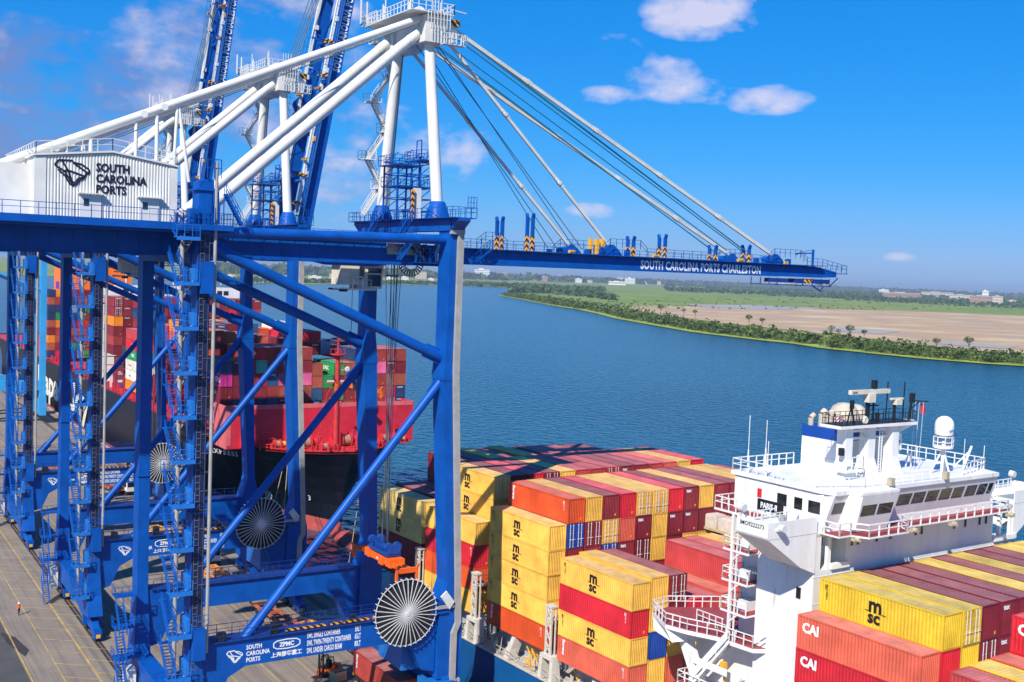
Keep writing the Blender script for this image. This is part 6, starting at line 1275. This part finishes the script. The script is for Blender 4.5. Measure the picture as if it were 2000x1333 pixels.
# ------------------------------------------------------------------ people, vehicles and gear on the quay and deck
def person(loc, rz, label, vest, legs, hat, pose='walk', parent=None):
    r = empty('person', loc, rz); tag(r, label, 'person')
    J = {'pel':(0,0,.95),'wai':(0,0,1.12),'che':(0,.01,1.34),'nec':(0,.0,1.50),'hd0':(0,-.02,1.58),'hd1':(0,-.02,1.68),'top':(0,-.01,1.76)}
    rad = {'pel':(.16,.12),'wai':(.15,.11),'che':(.19,.13),'nec':(.065,.065),'hd0':(.085,.095),'hd1':(.09,.10),'top':(.05,.06)}
    E_ = [('pel','wai'),('wai','che'),('che','nec'),('nec','hd0'),('hd0','hd1'),('hd1','top')]
    st = .16 if pose == 'walk' else .03
    for s, f in ((-1, -st), (1, st)):
        n = 'l' if s < 0 else 'r'
        J.update({n+'hip':(s*.10,0,.90), n+'kne':(s*.11,f*.55-.04,.50), n+'ank':(s*.12,f,.09), n+'toe':(s*.13,f-.17,.05), n+'sho':(s*.20,.01,1.42)})
        el, hn = ((s*.27,-f*.5+.06,1.14), (s*.27,-f-.12,.92)) if pose != 'hold' else ((s*.27,-.02,1.14), (s*.15,-.28,1.12))
        J.update({n+'elb':el, n+'wri':hn}); d = (Vector(hn)-Vector(el)).normalized(); pa = Vector(hn)+d*.08; J[n+'pal'] = tuple(pa)
        rad.update({n+'hip':(.10,.10), n+'kne':(.065,.07), n+'ank':(.048,.052), n+'toe':(.045,.04), n+'sho':(.075,.075), n+'elb':(.048,.048), n+'wri':(.032,.032), n+'pal':(.038,.024)})
        E_ += [('pel',n+'hip'),(n+'hip',n+'kne'),(n+'kne',n+'ank'),(n+'ank',n+'toe'),('che',n+'sho'),(n+'sho',n+'elb'),(n+'elb',n+'wri'),(n+'wri',n+'pal')]
        sd = Vector((0,1,0)) if abs(d.y) < .9 else Vector((1,0,0))
        for k in range(5):
            o_ = pa+sd*(.028-.019*k if k < 4 else .045); a = tuple(o_+d*(.0 if k < 4 else -.03)); b_ = tuple(o_+d*(.075-.012*abs(k-1.3) if k < 4 else .03)+Vector((-s*.012,0,0)))
            J[n+'f%da' % k] = a; J[n+'f%db' % k] = b_; rad[n+'f%da' % k] = rad[n+'f%db' % k] = (.009,.009); E_ += [(n+'pal',n+'f%da' % k),(n+'f%da' % k,n+'f%db' % k)]
    bmx = bmesh.new(); ly = bmx.verts.layers.skin.verify(); V = {}
    for k, p in J.items():
        v = bmx.verts.new(p); v[ly].radius = rad[k]; v[ly].use_root = k == 'pel'; V[k] = v
    for a, b_ in E_: bmx.edges.new((V[a], V[b_]))
    me = bpy.data.meshes.new('b'); bmx.to_mesh(me); bmx.free(); o = bpy.data.objects.new('b', me); COL.objects.link(o)
    o.modifiers.new('s', 'SKIN'); ss = o.modifiers.new('d', 'SUBSURF'); ss.levels = 1; ss.render_levels = 1
    dg = bpy.context.evaluated_depsgraph_get(); m2 = bpy.data.meshes.new_from_object(o.evaluated_get(dg)); bpy.data.objects.remove(o)
    m2.materials.clear()
    for x in (SKIN, vest, legs, DARK): m2.materials.append(x)
    for p in m2.polygons: z = p.center.z; x = abs(p.center.x); p.material_index = 3 if z < .10 else (2 if z < .98 and x < .24 else (1 if z < 1.5 and not (x > .2 and z < 1.0) else 0)); p.use_smooth = True
    o = bpy.data.objects.new('body', m2); COL.objects.link(o); o.parent = r
    b_ = MB(); b_.lathe((0,-.01,1.66), [(.145,0),(.15,.02),(.135,.09),(.09,.15),(.01,.17)], 16); b_.box(-.08,.08,-.21,-.12,1.66,1.68); b_.build('hard_hat', hat, r, True)
    b_ = MB(); b_.box(-.19,.19,-.145,-.13,1.2,1.24); b_.box(-.19,.19,.14,.155,1.2,1.24); b_.build('reflective_band', LGREY, r)
    return r
WHAT = mat('white hard hat', (.8,.8,.78), .3, .05); BHAT = mat('blue hard hat', (.02,.07,.4), .3, .05); RHAT = mat('red hard hat', (.6,.04,.02), .3, .05)
person((-34.75,58.8,.0), R(25), 'person in orange vest and white hard hat walking alone on the quay', HIVIS, CLOTH, WHAT)
person((-4.1,17.1,.01), R(60), 'person in blue hard hat and khaki trousers beside the wooden crate', HIVIS, KHAKI, BHAT, 'hold')
cv = empty('deck_crane', tuple(SM @ Vector((-2.6,-28.6,-13.3))), DL); tag(cv, 'small yellow provision crane hook beside the ship stair', 'deck crane'); b = MB(); b.bar((0,0,0),(0,.6,3.1),.22); b.box(-.25,.25,.3,.8,2.1,3.2); b.build('boom', YEL, cv); b = MB(); b.bar((.3,-.4,0),(-.4,-2.4,2.6),.3); b.build('davit_arm', LGREY, cv)
# forklift
f = empty('forklift', (-5.3,18.3,0), R(-75)); tag(f, 'orange and black forklift parked by the pale wooden crate', 'forklift')
b = MB(); b.prism([(-.62,.45),(.62,.45),(.62,1.15),(.3,1.25),(-.3,1.25),(-.62,1.1)], 'y', .9, 1.7); b.box(-.6,.6,-.6,.95,.42,.95); b.build('body', ORANGE, f)
b = MB(); b.box(-.55,.55,-.5,.4,.95,1.15); b.box(-.3,.3,.1,.6,1.1,1.9); b.bar((0,-.45,1.1),(0,-.2,1.55),.06)
for x in (-.55,.55): b.bar((x,-.5,1.0),(x,-.35,2.35),.09); b.bar((x,.85,1.1),(x,.6,2.35),.09); b.bar((x,-.35,2.35),(x,.6,2.35),.09)
for y in (-.3,-.05,.2,.45): b.bar((-.55,y,2.35),(.55,y,2.35),.05)
b.build('cab_guard', DARK, f)
b = MB()
for x in (-.4,.4): b.box(x-.07,x+.07,-.95,-.75,.15,2.9)
for z in (.3,1.2,2.1,2.85): b.box(-.45,.45,-.92,-.8,z,z+.12)
b.build('lift_mast', DARK, f)
for x in (-.32,.32): b = MB(); b.box(x-.07,x+.07,-2.1,-.9,.12,.18); b.box(x-.07,x+.07,-1.0,-.92,.12,.95); b.build('fork', mat('red fork', (.6,.07,.03)), f)
for x, y, r_ in ((-.6,-.5,.38),(.6,-.5,.38),(-.55,1.15,.3),(.55,1.15,.3)): b = MB(); b.lathe((x,y,r_), [(0,-.14),(r_,-.14),(r_,.14),(0,.14)], 16, 'x'); b.build('wheel', RUBBER, f)
c = empty('wooden_crate', (-4.75,15.9,0), R(12)); tag(c, 'pale open wooden crate in front of the forklift', 'crate')
b = MB()
for z in (.15,.45,.75,1.02): b.box(-.85,.85,-.6,-.56,z,z+.24); b.box(-.85,.85,.56,.6,z,z+.24); b.box(-.85,-.81,-.56,.56,z,z+.24); b.box(.81,.85,-.56,.56,z,z+.24)
b.box(-.8,.8,-.55,.55,.1,.16)
for x in (-.8,0,.76): b.box(x,x+.08,-.62,.62,0,.1)
b.build('board', WOOD, c); b = MB(); b.box(-.5,.5,-.3,.3,.16,.9); b.build('cargo', DARK, c)
# red container on a trailer
tr = empty('trailer', (-1.75,9.4,0)); tag(tr, 'yellow-decked trailer under the brown red container below the crane', 'trailer')
b = MB(); b.box(-.5,-.3,-6.6,6.6,.55,.85); b.box(.3,.5,-6.6,6.6,.55,.85); b.box(-1.2,1.2,5.9,6.4,.55,.88); b.box(-1.2,1.2,-6.4,-5.9,.55,.88); b.build('frame', YEL, tr)
for y in (5.2,4.0,-5.0):
    for x in (-1,.75): b = MB(); b.lathe((x+.12,y,.5), [(0,-.15),(.5,-.15),(.5,.15),(0,.15)], 16, 'x'); b.build('wheel', RUBBER, tr)
container('B', Matrix.Translation((-1.75,9.4,.9)), 'brown red container with white vertical lettering on a trailer below the near crane', None, 'flo')
# yard tractors and bomb cart trailers
def tractor(loc, rz, label):
    t = empty('yard_tractor', loc, rz); tag(t, label, 'truck', 'yard tractors on the quay')
    b = MB(); b.prism([(-1.3,.9),(1.2,.9),(1.25,1.8),(.9,3.0),(-1.2,3.0),(-1.3,1.8)], 'x', -1.15, 1.15); cb = b.build('cab', SWHITE, t)
    b = MB(); b.box(-1.0,1.0,-1.33,-1.2,1.85,2.8); b.box(-1.18,-1.14,-.9,.7,1.8,2.7); b.box(1.14,1.18,-.9,.7,1.8,2.7); b.build('windscreen', GLASS, cb)
    b = MB(); b.box(-.9,.9,-1.5,4.2,.55,.9); b.box(-.6,.6,2.6,3.8,.9,1.15); b.build('frame', DARK, t)
    for y in (-.6,3.2):
        for x in (-1,1): b = MB(); b.lathe((x,y,.52), [(0,-.2),(.52,-.2),(.52,.2),(0,.2)], 16, 'x'); b.build('wheel', RUBBER, t)
def cart(loc, rz, label, m_):
    t = empty('bomb_cart', loc, rz); tag(t, label, 'trailer', 'orange cargo trailers on the quay')
    b = MB()
    for x in (-.9,.9): b.box(x-.15,x+.15,-6.3,6.3,.95,1.3)
    for y in (-6,-3.6,-1.2,1.2,3.6,6): b.box(-1.35,1.35,y-.18,y+.18,1.0,1.35)
    for y in (-6.2,6.2):
        for x in (-1.35,1.35): b.frust([(x-.12,y-.3,1.3),(x+.12,y-.3,1.3),(x+.12,y+.3,1.3),(x-.12,y+.3,1.3)],[(x*1.16-.1,y*1.02-.25,1.85),(x*1.16+.1,y*1.02-.25,1.85),(x*1.16+.1,y*1.02+.25,1.85),(x*1.16-.1,y*1.02+.25,1.85)])
    b.build('frame', m_, t)
    for y in (3.4,4.8,-4.6):
        for x in (-.9,.9): b = MB(); b.lathe((x,y,.5), [(0,-.2),(.5,-.2),(.5,.2),(0,.2)], 14, 'x'); b.build('wheel', RUBBER, t)
tractor((-2.6,74.5,0), R(0), 'white yard tractor cab standing between the two nearest cranes'); tractor((-1.2,137.5,0), R(8), 'white yard tractor farther up the quay under the middle crane reel')
cart((-3.0,82.5,0), 0, 'orange cargo trailer hitched behind the nearer white tractor', mat('weathered orange steel', (.55,.17,.05), .6, .3, 1)); cart((-4.3,143,0), R(12), 'rust orange trailer next to the farther white tractor', mat('rust orange steel', (.42,.11,.05), .7, .3, 1))
cart((-3.6,40.5,0), R(3), 'rust orange trailer beside the blue crane bogie below the near far-frame beam', mat('rust orange steel', (.42,.11,.05))); cart((-11,170,0), 0, 'sand orange trailer far up the quay', mat('weathered orange steel', (.55,.17,.05)))
def stack(loc, rz, n, m_, label, name='lashing_frame'):
    t = empty(name, loc, rz); tag(t, label, 'frame', 'orange steel frames lying on the quay')
    for k in range(n):
        b = MB(); z = .1+.5*k; j = .15*(k % 2)
        for x in (-1.1+j,1.1+j): b.box(x-.12,x+.12,-2.9,2.9,z,z+.3)
        for y in (-2.8,-1,1,2.8): b.box(-1.2+j,1.2+j,y-.12,y+.12,z+.02,z+.34)
        b.build('steel_frame', m_, t)
PALO = mat('sun bleached orange', (.75,.30,.07), .7, .3, 1)
stack((-4.4,66.5,0), R(5), 3, PALO, 'stack of sun bleached orange frames beside the nearer white tractor'); stack((-1.3,62.5,0), R(-8), 2, PALO, 'two low orange frames between the quay rail and the stack of frames')
stack((-.6,36.0,0), R(20), 2, YEL, 'yellow frames on the quay by the water seen over the text beam'); stack((4.0,38.5,0), R(70), 2, TAN, 'pale beige frames on the quay edge behind the cable reel'); stack((-4.6,100,0), R(15), 2, YEL, 'yellow frames below the reel of the middle crane')
for i, (x, y) in enumerate(((7.6,36),(7.6,44),(7.6,70),(7.6,80),(7.6,118))):
    b = MB(); b.tube((0,0,.22),(0,0,.75),.22,n=12); b.tube((0,0,.75),(0,0,.95),.34,n=12); o = b.build('mooring_bollard', mat('rusty brown bollard', (.30,.13,.07), .7, .3, 2)); o.location = (x,y,0); tag(o, 'rusty brown mooring bollard on the quay edge', 'bollard', 'bollards on the quay edge')
# ------------------------------------------------------------------ air
hz = bpy.data.materials.new('haze air'); hz.use_nodes = True; t = hz.node_tree; t.nodes.remove(t.nodes['Principled BSDF']); pv = t.nodes.new('ShaderNodeVolumePrincipled')
pv.inputs['Color'].default_value = (.78,.88,1,1); pv.inputs['Density'].default_value = 5.5e-5; pv.inputs['Anisotropy'].default_value = .2
t.links.new(pv.outputs[0], [n for n in t.nodes if n.type == 'OUTPUT_MATERIAL'][0].inputs['Volume'])
b = MB(); b.box(-9000, 31000, -3000, 35000, -12, 125); o = b.build('haze', hz); o['kind'] = 'stuff'
scene.render.engine = 'CYCLES'; scene.cycles.volume_bounces = 0; scene.cycles.max_bounces = 6; scene.cycles.diffuse_bounces = 3
